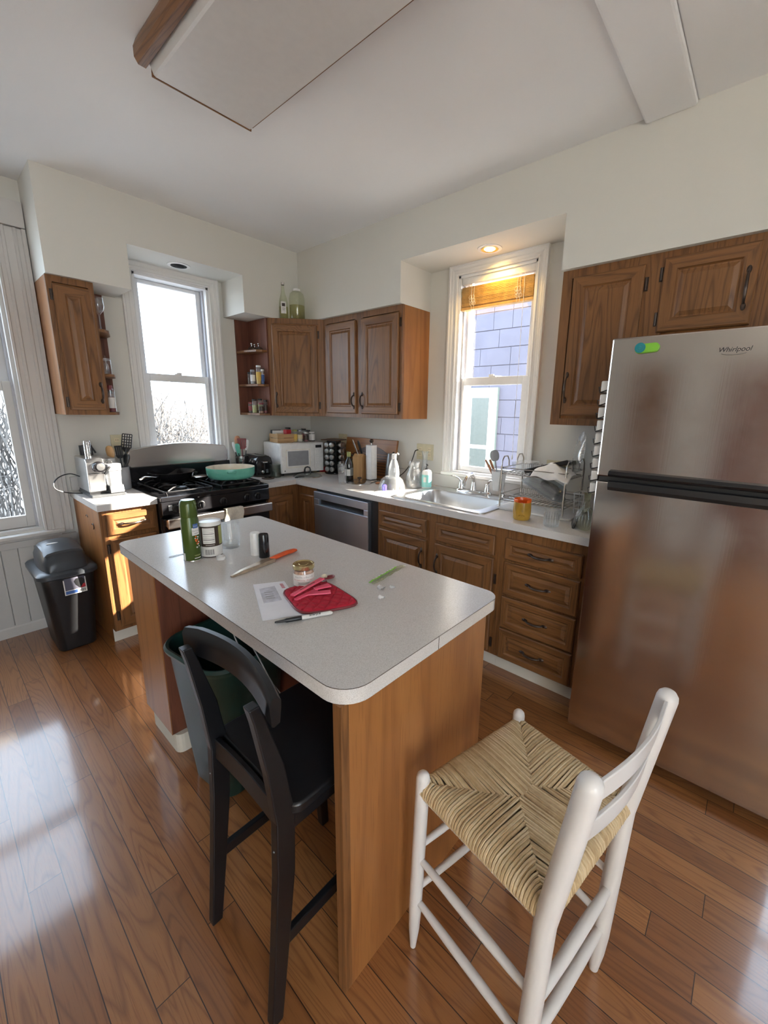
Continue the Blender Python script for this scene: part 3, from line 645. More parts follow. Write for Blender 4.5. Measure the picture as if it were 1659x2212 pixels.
mb = MB(); mb.lathe([(.024, 0), (.022, .02), (.016, .05), (.014, .07)], -.10, -2.01, .94, 20)
mb.tube([(-.10, -2.01, 1.0), (-.11, -2.01, 1.035), (-.14, -2.012, 1.06), (-.19, -2.016, 1.055), (-.235, -2.02, 1.02), (-.25, -2.021, .985)], [.015, .015, .014, .013, .0125, .013], 14); mb.build('spout', 'chrome', t, world=True)
for y, s in ((-1.905, 1), (-2.12, -1)):
    mb = MB(); mb.lathe([(.022, 0), (.021, .02), (.015, .035), (.015, .055), (0, .06)], -.10, y, .94, 18); hb = mb.build('handle_base', 'chrome', t, world=True)
    mb = MB(); mb.tube([(-.10, y, .99), (-.115, y+s*.015, 1.015), (-.13, y+s*.045, 1.03), (-.135, y+s*.075, 1.028)], [.011, .010, .009, .006], 10, flat=.6); mb.build('lever', 'chrome', hb, world=True)
t2 = thing('side_sprayer', 'small chrome side sprayer at the right end of the tap', 'sprayer', (-.095, -2.235, .922))
mb = MB(); mb.lathe([(.02, 0), (.019, .015), (.014, .03)], 0, 0, 0, 16); mb.build('holder', 'chrome', t2)
mb = MB(); mb.tube([(0, 0, .03), (0, 0, .09), (-.006, .002, .115), (-.025, .004, .128), (-.035, .004, .122)], [.011, .014, .015, .014, .012], 12); mb.build('spray_head', 'chrome', t2)
# ------------------------------------------------------------------ range
t = thing('range', 'black gas range with stainless backguard below the window', 'stove', (-1.3, -.35, 0))
RX0, RX1 = -1.684, -.921
MB().box(RX0, RX1, -.64, -.03, .02, .886).build('body', 'black_gloss', t, smooth=False, world=True, bevel=.004)
mb = MB(); mb.box(RX0-.002, RX1+.002, -.685, -.11, .886, .918)
for a, b, c, e in ((RX0+.03, RX1-.03, -.655, -.14),): pass
mb.build('cooktop', 'black_gloss', t, smooth=False, world=True, bevel=.006)
mb = MB(); mb.prism([(-.64, .884), (-.685, .884), (-.688, .80), (-.665, .782), (-.64, .782)], RX0, RX1, 'x'); mb.build('control_panel', 'black_gloss', t, smooth=False, world=True, bevel=.003)
for x in (-1.60, -1.44, -1.285, -1.105, -1.02):
    mb = MB(); mb.lathe([(.026, 0), (.026, -.006), (.02, -.010), (.018, -.026), (0, -.027)], x, -.688, .838, 20, axis='y'); k = mb.build('knob', 'black_plastic', t, world=True)
    MB().box(x-.0045, x+.0045, -.722, -.710, .815, .861).build('grip', 'black_gloss', k, world=True, smooth=False, bevel=.002)
mb = MB(); mb.box(RX0+.004, RX1-.004, -.682, -.64, .19, .775); dd = mb.build('oven_door', 'black_gloss', t, smooth=False, world=True, bevel=.005)
mb = MB(); mb.box(RX0+.10, RX1-.10, -.685, -.682, .32, .62); mb.build('door_window', 'smoke', dd, smooth=False, world=True)
mb = MB(); mb.box(RX0+.01, RX1-.005, -.740, -.722, .715, .782); mb.box(RX0+.01, RX0+.05, -.724, -.682, .722, .775); mb.box(RX1-.045, RX1-.005, -.724, -.682, .722, .775); mb.build('door_handle', 'steel', dd, smooth=False, world=True, bevel=.008)
MB().box(RX0+.004, RX1-.004, -.675, -.64, .03, .18).build('drawer', 'black_gloss', t, smooth=False, world=True, bevel=.004)
mb = MB(); mb.prism([(RX0+.006, .918), (RX1-.006, .918), (RX1-.006, 1.05), (RX0+.006, 1.05)], -.105, -.03, 'y'); mb.build('riser', 'black_gloss', t, smooth=False, world=True, bevel=.004)
pts = [(RX1-.03, 1.045), (RX1-.012, 1.06), (RX1-.012, 1.13), (RX1-.03, 1.172)]+[(RX1-.06-(RX1-RX0-.12)*i/16, 1.178+.032*math.sin(PI*i/16)) for i in range(17)]+[(RX0+.03, 1.172), (RX0+.012, 1.13), (RX0+.012, 1.06), (RX0+.03, 1.045)]
mb = MB(); mb.prism([(a, b) for a, b in pts], -.088, -.04, 'y'); mb.build('backguard', 'steel', t, smooth=False, world=True, bevel=.004)
for x, y in ((-1.485, -.24), (-1.485, -.50), (-1.12, -.24), (-1.12, -.50)):
    mb = MB(); mb.lathe([(.06, 0), (.055, .006), (.038, .010), (.038, .022), (.03, .027), (0, .028)], x, y, .918, 20); mb.build('burner', 'iron', t, world=True)
for x in (-1.485, -1.12):
    mb = MB(); zz = .952; x0, x1 = x-.155, x+.155; y0, y1 = -.645, -.125; fr = rrect(x0, x1, y0, y1, .02, 3)
    mb.tube([(a, b, zz-.012) for a, b in fr], .005, 6, closed=True)
    for yc in (-.24, -.50):
        for k in range(4):
            g = PI/4+k*PI/2; ex, ey = x+.15*math.cos(g)*1.1, yc+.12*math.sin(g)
            mb.tube([(ex, ey, .935), (x+.11*math.cos(g), yc+.095*math.sin(g), zz), (x+.03*math.cos(g), yc+.03*math.sin(g), zz)], .0055, 6)
    for a, b in ((x0, y0), (x1, y0), (x0, y1), (x1, y1), (x0, (y0+y1)/2), (x1, (y0+y1)/2)): mb.rod((a+(.01 if a < x else -.01), b+.004, .919), (a+(.003 if a < x else -.003), b, zz-.012), .005, 6)
    mb.build('grate', 'iron', t, world=True)
MB().box(-1.645, -1.622, -.6895, -.688, .826, .862).build('rocker_switch', 'grey_plastic', t, smooth=False, world=True, bevel=.001)
# ------------------------------------------------------------------ dishwasher
t = thing('dishwasher', 'stainless dishwasher with pocket handle between corner and sink', 'dishwasher', (-.3, -1.2, 0))
mb = MB(); mb.box(-.60, -.05, -1.485, -.868, .10, .868); mb.build('body', 'black_plastic', t, smooth=False, world=True)
def dwbox(a, b, c, e, x0=-.637): return (x0, -.60, a, b, c, e)
mb = MB(); mb.box(-.637, -.601, -1.485, -.868, .10, .745); mb.box(-.637, -.601, -1.485, -.868, .79, .848); mb.box(-.637, -.601, -1.485, -1.44, .745, .79); mb.box(-.637, -.601, -.93, -.868, .745, .79)
d = mb.build('door', 'dishwasher_steel', t, smooth=False, world=True, bevel=.002)
MB().box(-.615, -.602, -1.439, -.931, .746, .789).build('pocket_handle', 'black_plastic', d, smooth=False, world=True)
MB().box(-.55, -.53, -1.485, -.868, .0, .10).build('toe_kick', 'black_plastic', t, smooth=False, world=True)
MB().box(-.606, -.05, -1.558, -1.487, .0, .872).build('filler_panel', 'black_plastic', t, smooth=False, world=True)
# ------------------------------------------------------------------ fridge
t = thing('fridge', 'smudged stainless steel fridge with freezer on top', 'fridge', (-.45, -3.4, 0))
FX, FY0, FY1 = -.8143, -3.80, -3.0215
MB().box(FX+.075, -.03, FY0+.005, FY1-.005, .02, 1.758).build('cabinet', 'charcoal', t, smooth=False, world=True, bevel=.004)
d1 = MB().box(FX, FX+.07, FY0, FY1, 1.236, 1.772).build('freezer_door', 'fridge_steel', t, smooth=False, world=True, bevel=.006)
d2 = MB().box(FX, FX+.07, FY0, FY1, .045, 1.216).build('fridge_door', 'fridge_steel', t, smooth=False, world=True, bevel=.006)
def hprof(z0, z1, depth): return [(FX+.002, z0), (FX-depth*.6, z0), (FX-depth, z0+(z1-z0)*.25), (FX-depth, z1-(z1-z0)*.25), (FX-depth*.6, z1), (FX+.002, z1)]
MB().prism(hprof(1.238, 1.266, .030), FY0, -3.070, 'x') if 0 else None
mb = MB(); mb.prism([(FX+.001, 1.238), (FX-.028, 1.242), (FX-.034, 1.252), (FX-.026, 1.264), (FX+.001, 1.268)], FY0, -3.072, 'y')
mb.v = [(a, b, c) for a, b, c in mb.v]; mb.build('freezer_handle', 'black_gloss', d1, smooth=False, world=True, bevel=.002)
mb = MB(); mb.prism([(FX+.001, 1.182), (FX-.020, 1.186), (FX-.027, 1.200), (FX-.027, 1.222), (FX-.018, 1.226), (FX+.001, 1.214)], FY0, -3.074, 'y'); mb.build('fridge_handle', 'black_plastic', d2, smooth=False, world=True, bevel=.002)
MB().box(FX+.01, FX+.07, FY0+.01, FY1-.008, 1.217, 1.235).build('door_gasket', 'black_matte', t, smooth=False, world=True)
MB().box(FX+.06, FX+.08, FY0+.02, FY1-.02, .0, .045).build('base_grille', 'black_plastic', t, smooth=False, world=True)
text('brand_name', 'Whirlpool', .022, 'ink', d1, (FX-.0008, -3.405, 1.704), (PI/2, 0, -PI/2), width=.088, italic=True, world=True)
mb = MB(); mb.tube([(FX-.0012, -3.405+.035*math.cos(a)*1.0, 1.694-.007*math.sin(a)) for a in [PI*.1+i*.8*PI/24 for i in range(25)]], .0005, 5); mb.build('brand_swoosh', 'dark_steel', d1, world=True)
# ------------------------------------------------------------------ island
IX0, IX1, IY0, IY1, IZ = -2.129, -1.447, -2.9451, -1.434, .8969
t = thing('island_worktop', 'grey laminate island worktop with rounded corners', 'counter', (-1.79, -2.19, IZ-.042))
pl = rrect(IX0, IX1, IY0, IY1, .07, 8, rs=(.04, .05, .075, .055))
mb = MB(); mb.prism(pl, IZ-.0395, IZ); mb.build('counter_top', 'laminate', t, smooth=True, world=True)
mb = MB(); mb.loft([[(x, y, z) for x, y in rrect(IX0-e, IX1+e, IY0-e, IY1+e, .07, 8, rs=(.04+e, .05+e, .075+e, .055+e))] for e, z in ((.0004, IZ-.0018), (.0009, IZ-.0018), (.0009, IZ-.0004), (.0004, IZ-.0004))], caps=False)
mb.build('seam_line', 'dark_label', t, world=True)
MB().box(-1.797, -1.7958, IY0-.0008, IY0+.01, IZ-.0395, IZ-.002).build('edge_joint', 'dark_label', t, smooth=False, world=True)
t = thing('island_cabinet', 'dark stained island base cabinet under the far end', 'cabinet', (-1.8, -1.6, 0))
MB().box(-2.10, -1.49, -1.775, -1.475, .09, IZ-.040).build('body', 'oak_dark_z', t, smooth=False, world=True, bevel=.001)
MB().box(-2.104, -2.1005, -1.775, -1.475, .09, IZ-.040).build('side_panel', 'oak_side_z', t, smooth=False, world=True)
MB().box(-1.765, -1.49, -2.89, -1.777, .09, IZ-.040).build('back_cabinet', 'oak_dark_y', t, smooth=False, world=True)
mb = MB(); mb.prism(rrect(-2.095, -1.52, -1.80, -1.50, .03, 4), 0, .09); mb.prism([(-1.762, -2.89), (-1.52, -2.89), (-1.52, -1.8), (-1.762, -1.8)], 0, .09); mb.build('toe_kick', 'toe_paint', t, smooth=False, world=True)
t = thing('island_end_panel', 'honey coloured wood end panel holding up the island near end', 'panel', (-1.8, -2.91, 0))
MB().box(-2.098, -1.497, -2.921, -2.896, .0, IZ-.040).build('panel', 'oak_side_z', t, smooth=False, world=True)
MB().box(-2.122, -2.0985, -2.922, -2.895, .0, IZ-.040).build('edge_strip', 'oak_z', t, smooth=False, world=True, bevel=.001)
# ------------------------------------------------------------------ ceiling light, recessed lights, blind
t = thing('ceiling_light', 'large fluorescent ceiling light with wooden side rails', 'light', (-1.69, -2.26, 2.655))
ly0, ly1 = -2.87, -1.64
MB().box(-1.885, -1.485, ly0, ly1, 2.70, ZC-.001).build('housing', 'trim_paint', t, smooth=False, world=True)
for x0, x1 in ((-1.912, -1.886), (-1.484, -1.470)):
    mb = MB(); mb.prism([(x0, 2.672), (x1, 2.672), (x1, ZC), (x0, ZC), (x0-.0 if x0 > -1.5 else x0-.012, ZC-.03), (x0 if x0 > -1.5 else x0-.012, 2.69)], ly0, ly1+.012, 'y'); mb.build('side_rail', 'oak_y', t, smooth=False, world=True, bevel=.002)
mb = MB(); pr = [(-1.884, 2.70), (-1.868, 2.658), (-1.860, 2.654), (-1.492, 2.654), (-1.486, 2.66), (-1.486, 2.70)]; mb.prism(pr, ly0, ly1, 'y'); mb.build('diffuser', 'lens', t, smooth=False, world=True, bevel=.003)
MB().box(-1.872, -1.484, ly1+.0005, ly1+.005, 2.652, 2.70).build('end_trim', 'oak_x', t, smooth=False, world=True)
for nm, x, y, lab, lit in (('recessed_light', -1.228, -.171, 'unlit recessed can light with black inside above stove window', 0), ('recessed_light', -.159, -2.067, 'glowing yellow recessed can light above sink window', 1)):
    t = thing(nm, lab, 'light', (x, y, ZR))
    mb = MB(); mb.lathe([(.052, -.004), (.060, -.006), (.074, -.003), (.075, 0), (.052, 0)], 0, 0, -.0005, 36, close=False); mb.build('trim_ring', 'white_plastic', t)
    mb = MB(); mb.lathe([(.053, -.003), (.040, .0), (.018, .0), (0, .0)], 0, 0, -.003, 30, close=False); mb.build('baffle', 'can_black' if not lit else 'yellow_label', t)  # the lit can's glow is put into its yellow baffle; unlit one near-black
    mb = MB(); mb.lathe([(.034, -.001), (.026, -.006), (0, -.009)], 0, 0, -.003, 24, close=False); b = mb.build('bulb', 'can_black' if not lit else 'bulb', t)
    if lit:
        l = bpy.data.lights.new('can_lamp', 'SPOT'); l.energy = 6; l.color = (1, .60, .14); l.spot_size = 2.3; l.spot_blend = .6; l.shadow_soft_size = .03
        lo = bpy.data.objects.new('can_lamp', l); C.objects.link(lo); lo.location = (x+.03, y, ZR-.02); lo.rotation_euler = Vector((.25, 0, -1)).to_track_quat('-Z', 'Y').to_euler()
t = thing('bamboo_blind', 'raised wooden slat blind bunched at the top of the sink window', 'blind', (.02, -2.03, 2.2))
MB().box(.012, .045, -2.30, -1.765, 2.345, 2.40).build('head_rail', 'white_plastic', t, smooth=False, world=True, bevel=.003)
mb = MB(); rg = random.Random(2)
for k in range(26):
    z = 2.192+k*.0052; dx = rg.uniform(-.002, .002); mb.box(.006+dx, .044+dx, -2.296, -1.768, z, z+.0034)
mb.box(.004, .046, -2.298, -1.766, 2.178, 2.192); mb.build('slats', 'bamboo', t, smooth=False, world=True)
mb = MB()
for y in (-2.21, -2.19, -1.87, -1.85):
    mb.tube([(.003, y, 2.345), (.001, y+.002, 2.26), (.003, y, 2.18)], .0012, 5)
    for k in range(3): mb.tube([(.001, y+.012*math.cos(a)+.004*k, 2.215+.02*k+.014*math.sin(a)) for a in [i*PI/4 for i in range(9)]], .001, 4)
mb.tube([(.002, -2.235, 2.345), (.002, -2.236, 1.7), (.003, -2.238, 1.20)], .0014, 5); mb.lathe([(.002, 0), (.006, .01), (.004, .03), (0, .032)], .003, -2.238, 1.17, 8); mb.build('cord', 'white_plastic', t, world=True)
# ------------------------------------------------------------------ outlets and switches
def plate(name, label, axis, u, z, wdt, hgt, kinds):
    t = thing(name, label, 'outlet', P3(axis, u, -.001, z)); 
    mb = MB(); wbox(mb, axis, u-wdt/2, u+wdt/2, -.007, -.0005, z-hgt/2, z+hgt/2); mb.build('cover_plate', 'almond', t, smooth=False, world=True, bevel=.002)
    n = len(kinds)
    for i, k in enumerate(kinds):
        uu = u+(i-(n-1)/2)*.046
        if k == 's': mb = MB(); wbox(mb, axis, uu-.005, uu+.005, -.018, -.007, z-.004, z+.016); mb.build('toggle', 'cream', t, smooth=False, world=True, bevel=.001)
        else:
            mb = MB()
            for dz in (-.022, .022): wbox(mb, axis, uu-.016, uu+.016, -.009, -.007, z+dz-.014, z+dz+.014)
            so = mb.build('socket', 'cream', t, smooth=False, world=True, bevel=.001); mb = MB()
            for dz in (-.022, .022):
                for du in (-.006, .006): wbox(mb, axis, uu+du-.001, uu+du+.001, -.0096, -.009, z+dz-.003, z+dz+.006)
            mb.build('slot', 'ink', so, smooth=False, world=True)
    return t
plate('wall_outlet', 'almond double outlet and switch plate left of the sink window', 'x', -1.487, 1.166, .165, .125, ['o', 's', 'o'])
plate('wall_outlet', 'almond switch plate behind the dish rack', 'x', -2.56, 1.13, .15, .125, ['s', 's', 's'])
plate('wall_outlet', 'almond outlet plate behind the coffee machine utensils', 'y', -1.70, 1.22, .075, .12, ['o'])
plate('wall_outlet', 'almond outlet plate above the spice rack in the corner', 'x', -.50, 1.20, .115, .12, ['o', 's'])
# ------------------------------------------------------------------ black stool
ST = thing('counter_stool', 'black wooden counter stool tucked under the island', 'stool', (-2.06, -2.667, 0))
ya, yb = -2.510, -2.825
for y in (ya, yb):
    mb = MB(); prof = [(-2.268, 0), (-2.245, .2), (-2.222, .42), (-2.215, .58), (-2.232, .72), (-2.262, .86), (-2.272, .90)]
    rings = []
    for i, (x, z) in enumerate(prof):
        wx = .015+.009*min(1, z/.4)*(1 if z < .62 else max(0, 1-(z-.62)*3.2))-(.004 if z > .8 else 0); wy = .0135
        rings.append([(x-wx, y-wy, z), (x+wx, y-wy, z), (x+wx, y+wy, z), (x-wx, y+wy, z)])
    mb.loft(rings); mb.build('rear_leg', 'black_paint', ST, world=True, bevel=.003, smooth=False)
mb = MB()
def railfn(u, v): return None
rings = []
for i in range(17):
    u = i/16; y = ya+.048+(yb-ya-.096)*u; bow = .034*math.sin(PI*u); xc = -2.262+bow+.016
    hh = .038*(1 if .12 < u < .88 else .8+.2*min(u, 1-u)/.12); zc = .898+.004*math.sin(PI*u)
    sec = [(-.011, -hh), (-.006, -hh-.004), (.008, -hh), (.012, 0), (.013, hh-.012), (.006, hh), (-.006, hh), (-.013, hh-.012), (-.012, 0)]
    rings.append([(xc+a, y, zc+b) for a, b in sec])
mb.loft(rings); mb.build('top_rail', 'black_paint', ST, world=True)
mb = MB(); rings = []
for i in range(9):
    u = i/8; y = ya-.013+(yb-ya+.026)*u; xc = -2.222+.005*math.sin(PI*u)
    rings.append([(xc-.009, y, .55), (xc+.009, y, .55), (xc+.007, y, .61), (xc-.007, y, .61)])
mb.loft(rings); mb.build('lower_back_rail', 'black_paint', ST, world=True, bevel=.002)
mb = MB(); mb.prism(rrect(-2.205, -1.862, -2.852, -2.484, .03, 5), .578, .606); mb.build('seat', 'black_paint', ST, world=True, bevel=.006)
mb = MB(); mb.box(-2.20, -1.89, ya-.008, ya+.008, .53, .578); mb.box(-2.20, -1.89, yb-.008, yb+.008, .53, .578); mb.box(-1.895, -1.879, yb, ya, .53, .578); mb.build('apron', 'black_paint', ST, world=True, smooth=False)
for y in (ya, yb):
    MB().loft([[(x-r, y-r, z), (x+r, y-r, z), (x+r, y+r, z), (x-r, y+r, z)] for x, z, r in ((-1.868, 0, .014), (-1.882, .3, .018), (-1.885, .577, .02))]).build('front_leg', 'black_paint', ST, world=True, smooth=False, bevel=.003)
    mb = MB(); mb.box(-2.24, -1.885, y-.009, y+.009, .205, .24); mb.build('side_stretcher', 'black_paint', ST, world=True, smooth=False, bevel=.003)
mb = MB(); mb.box(-1.895, -1.87, yb+.018, ya-.018, .26, .30); mb.build('foot_rest', 'black_paint', ST, world=True, smooth=False, bevel=.003)
mb = MB()
for y in (ya, yb): mb.lathe([(.004, 0), (.004, -.002), (0, -.003)], y, .50, 0, 8) if 0 else mb.sphere((-2.243, y, .50), .0025, 8, 5)
mb.build('screw', 'dark_steel', ST, world=True)
# ------------------------------------------------------------------ white chair with rush seat
WC_ = thing('rush_seat_chair', 'white painted ladder-back chair with woven rush seat', 'chair', (-1.78, -3.2, 0))
f1a, f1b = Vector((-1.930, -2.990, 0)), Vector((-1.936, -3.012, .612))     # front left
f2a, f2b = Vector((-1.545, -3.085, 0)), Vector((-1.572, -3.092, .612))     # front right
p1a, p1m, p1b = Vector((-1.985, -3.335, 0)), Vector((-1.992, -3.352, .55)), Vector((-2.010, -3.402, .925))
p2a, p2m, p2b = Vector((-1.640, -3.393, 0)), Vector((-1.640, -3.408, .55)), Vector((-1.648, -3.455, .905))
def post(name, pts, r, foot=.6):
    P = []; rs = []
    segs = len(pts)-1
    for s in range(segs):
        n = 8
        for i in range(n+(1 if s == segs-1 else 0)): P.append(pts[s].lerp(pts[s+1], i/n))
    L = sum((P[i+1]-P[i]).length for i in range(len(P)-1)); d0 = (P[1]-P[0]).normalized(); d1 = (P[-1]-P[-2]).normalized()
    acc = 0; out = []; 
    for i, q in enumerate(P):
        if i: acc += (P[i]-P[i-1]).length
        k = acc/L; rr = r*(foot+(1-foot)*min(1, acc/.12)); out.append((q, rr))
    st = [(P[0], .3*out[0][1]), (P[0]+d0*.003, .8*out[0][1])]+[(q+d0*.0, rr) for q, rr in out[1:-1]]
    top = P[-1]
    st += [(top-d1*r*1.0, r), (top-d1*r*.6, r*.92), (top-d1*r*.25, r*.66), (top-d1*r*.05, r*.3), (top, r*.05)]
    st = [s_ for s_ in st]; st2 = [st[0]]
    for q, rr in st[1:]:
        if (q-st2[-1][0]).dot(d1) > .0004: st2.append((q, rr))
    mb = MB(); mb.tube([q for q, _ in st2], [rr for _, rr in st2], 20); return mb.build(name, 'white_paint', WC_, world=True)
post('front_leg', [f1a, f1b], .0175); post('front_leg', [f2a, f2b], .0175)
post('rear_leg', [p1a, p1m, p1b], .0215, .7); post('rear_leg', [p2a, p2m, p2b], .0215, .7)
def at(a, b, z):
    k = (z-a.z)/(b.z-a.z); return a.lerp(b, k)
def stretcher(A, B, za, zb, r=.0095):
    mb = MB(); a = at(*A, za); b = at(*B, zb); ps = [a.lerp(b, i/6) for i in range(7)]; mb.tube(ps, [r*.8, r, r*1.12, r*1.15, r*1.12, r, r*.8], 12); mb.build('stretcher', 'white_paint', WC_, world=True)
LF, RF, LB, RB = (f1a, f1b), (f2a, f2b), (p1a, p1m), (p2a, p2m)
stretcher(LF, LB, .335, .335); stretcher(LF, LB, .185, .185); stretcher(RF, RB, .335, .335); stretcher(RF, RB, .185, .185)
stretcher(LF, RF, .37, .37); stretcher(LF, RF, .22, .22); stretcher(LB, RB, .30, .30, .0125); stretcher(LB, RB, .16, .16, .0125)
SZ = .562
cs = [at(*LF, SZ), at(*RF, SZ), at(*RB, SZ), at(*LB, SZ)]
mb = MB()
for i in range(4): mb.rod(cs[i]-Vector((0, 0, .018)), cs[(i+1) % 4]-Vector((0, 0, .018)), .009, 10)
mb.build('seat_rail', 'white_paint', WC_, world=True)
for zc, dz in ((.872, 0), (.768, 0)):                    # ladder slats, bowed backwards
    a = at(p1m, p1b, zc); b = at(p2m, p2b, zc-.008); mb = MB(); rings = []; out = Vector((-.13, -1, 0)).normalized()
    for i in range(15):
        u = i/14; c = a.lerp(b, u)+out*((.022)*math.sin(PI*u)); hh = .023+.006*math.sin(PI*u); up = Vector((0, -.12, 1)).normalized()
        rings.append([tuple(c-out*.004-up*hh), tuple(c+out*.004-up*hh), tuple(c+out*.004+up*hh), tuple(c-out*.004+up*hh)])
    mb.loft(rings); mb.build('back_slat', 'white_paint', WC_, world=True, bevel=.002)
# rush seat: strands laid from each rail to the diagonal seams
def rush():
    mb = MB(); zt = SZ+.020; cen = sum((Vector((c.x, c.y, 0)) for c in cs), Vector())/4; rg = random.Random(8)
    corners = []
    for c in cs:
        v = Vector((c.x, c.y, 0)); corners.append(v+(v-cen).normalized()*.004)
    axis_u = (corners[1]-corners[0]+corners[2]-corners[3]).normalized()
    mA = (corners[0]+corners[3])/2; mB = (corners[1]+corners[2])/2
    wdt = (mB-mA).length; half = ((corners[0]-corners[3]).length)/2
    sA = cen-axis_u*max(.012, (wdt/2-half)*.9+.02); sB = cen+axis_u*max(.012, (wdt/2-half)*.9+.02)
    inner = {0: [sA, sB], 1: [sB, sB], 2: [sB, sA], 3: [sA, sA]}
    # base pillow
    ring0 = [tuple(c+Vector((0, 0, SZ-.022))) for c in corners]; ringm = [tuple(c+(c-cen).normalized()*.006+Vector((0, 0, SZ))) for c in corners]; ring1 = [tuple(cen.lerp(c, .97)+Vector((0, 0, zt-.012))) for c in corners]; ring2 = [tuple(cen.lerp(c, .3)+Vector((0, 0, zt-.018))) for c in corners]
    mb.loft([ring0, ringm, ring1, ring2])
    sr = .0040
    for e in range(4):
        A, B = corners[e], corners[(e+1) % 4]; I0, I1 = inner[e]; L = (B-A).length; n = int(L/(sr*1.9)); d = (B-A)/L; nin = Vector((-d.y, d.x, 0))
        if nin.dot(cen-A) < 0: nin = -nin
        for k in range(n):
            t = (k+.5)/n; s = A+d*(L*t); 
            # find the depth to the seam
            def ray(P, Q):
                D = Q-P; den = nin.x*D.y-nin.y*D.x
                if abs(den) < 1e-7: return None
                w = P-s; q = (w.x*D.y-w.y*D.x)/den; m = (w.x*nin.y-w.y*nin.x)/den
                return q if -.02 <= m <= 1.02 and q > 0 else None
            c = [x for x in (ray(A, I0), ray(I0, I1) if (I1-I0).length > 1e-4 else None, ray(B, I1)) if x]
            dep = min(c) if c else .01
            jit = rg.uniform(-.0007, .0007); wob = rg.uniform(-.003, .003)
            pts = [s+nin*.012+Vector((0, 0, SZ-.024)), s-nin*.004+Vector((0, 0, SZ-.017)), s-nin*.010+Vector((0, 0, SZ-.002)), s-nin*.006+Vector((0, 0, SZ+.012)), s+nin*.004+Vector((0, 0, zt))]
            m = max(2, int(dep/.035))
            for i in range(1, m+1):
                q = i/m; pts.append(s+nin*(.004+(dep-.004)*q)+d*(wob*q)+Vector((0, 0, zt+.003*math.sin(PI*min(1, q*1.3))-.006*q*q+jit)))
            pts.append(pts[-1]+nin*.004-Vector((0, 0, .008)))
            mb.tube(pts, sr*rg.uniform(.86, 1.1), 6, caps=False)
    return mb
rush().build('seat', 'rush', WC_, world=True)
# ------------------------------------------------------------------ bins
t = thing('swing_top_bin', 'tall black plastic bin with grey swing lid under left window', 'bin', (-2.165, -.315, 0))
mb = MB(); mb.loft([[(x, y, z) for x, y in rrect(-wx, wx, -wy, wy, r, 5)] for wx, wy, r, z in ((.088, .150, .03, 0), (.096, .16, .04, .01), (.128, .198, .045, .49), (.135, .205, .05, .495), (.135, .205, .05, .51))]); mb.build('body', 'black_plastic', t)
mb = MB(); mb.loft([[(x, y, z) for x, y in rrect(-wx, wx, -wy, wy, r, 6)] for wx, wy, r, z in ((.140, .212, .055, .485), (.148, .222, .06, .492), (.148, .222, .06, .512), (.140, .214, .06, .522), (.118, .19, .06, .528))]); rim = mb.build('lid_rim', 'grey_lid', t)
def dome(u, v):
    y = -.185+.37*v; x = -.112+.224*u; hy = max(0, math.sin(PI*v))**.62; hx = 1-(abs(2*u-1))**3.2*.45
    return (x*(1-.25*(1-hy)), y, .526+.135*hy*hx)
mb = MB(); rings = []
for i in range(13):
    a = PI*i/12; yy = -.195*math.cos(a); hh = .135*math.sin(a)**.75 if 0 < i < 12 else 0.002; wx = .115*(.72+.28*math.sin(a))
    rings.append([(-wx, yy, .526), (-wx*.98, yy, .526+hh*.55), (-wx*.82, yy, .526+hh*.9), (-wx*.4, yy, .526+hh), (wx*.4, yy, .526+hh), (wx*.82, yy, .526+hh*.9), (wx*.98, yy, .526+hh*.55), (wx, yy, .526)])
mb.loft(rings); mb.build('dome', 'grey_lid', t)
mb = MB(); rings = []
for i in range(3, 10):
    a = PI*i/12; yy = -.197*math.cos(a)*1.05; hh = .138*math.sin(a)**.75+.003; wx = .092
    rings.append([(-wx, yy, .527+hh*.8), (-wx*.82, yy, .528+hh*.93), (-wx*.4, yy, .528+hh), (wx*.4, yy, .528+hh), (wx*.82, yy, .528+hh*.93), (wx, yy, .527+hh*.8)])
mb.loft(rings, close=True); sl = mb.build('swing_flap', 'charcoal', t)
mb = MB(); mb.sphere((-.03, -.125, .632), .02, 12, 8, (1, 1, .5)); mb.build('push_grip', 'black_plastic', sl)
mb = MB(); mb.sphere((-.03, -.045, .664), .032, 20, 6, (1, .42, .12)); mb.build('sticker', 'label_white', sl)
lb = MB().box(-.052, .056, -.0008, .0008, -.058, .058).build('label', 'label_white', t, loc=(.018, -.1975, .43), rot=(-.062, 0, 0), smooth=False)
MB().box(-.047, .051, -.0018, -.0009, -.030, .046).build('picture_panel', 'siding', lb, smooth=False)
MB().box(-.047, .010, -.0018, -.0009, -.053, -.034).build('text_bar', 'blue_label', lb, smooth=False)
mb = MB(); mb.prism([(-.002, .018), (.010, .034), (.040, .034), (.051, .016), (.044, -.010), (.036, -.028), (.022, -.028), (.004, -.004)], -.0026, -.0019, 'y'); mb.build('bin_picture', 'black_plastic', lb, smooth=False)
MB().prism([(.026, -.028), (.051, -.028), (.051, -.004), (.040, -.006)], -.0032, -.0027, 'y').build('red_patch', 'red_label', lb, smooth=False)
mb = MB(); 
for k in range(9): mb.box(.014+k*.004, .0155+k*.004+(k % 3)*.0006, -.0015, -.0009, -.052, -.036)
mb.build('barcode', 'ink', lb, smooth=False)
t = thing('recycling_bin', 'dark green open plastic bin under the island', 'bin', (-1.955, -2.045, 0), rz=.12)
mb = MB(); prof = [(.118, .118, .05, 0), (.125, .130, .06, .012), (.165, .185, .09, .56), (.178, .198, .10, .578), (.182, .202, .10, .592), (.176, .196, .10, .602), (.166, .186, .09, .598), (.160, .180, .085, .56), (.120, .125, .06, .03)]
mb.loft([[(x, y, z) for x, y in rrect(-wx, wx, -wy, wy, r, 7)] for wx, wy, r, z in prof]); mb.build('body', 'teal_bin', t)
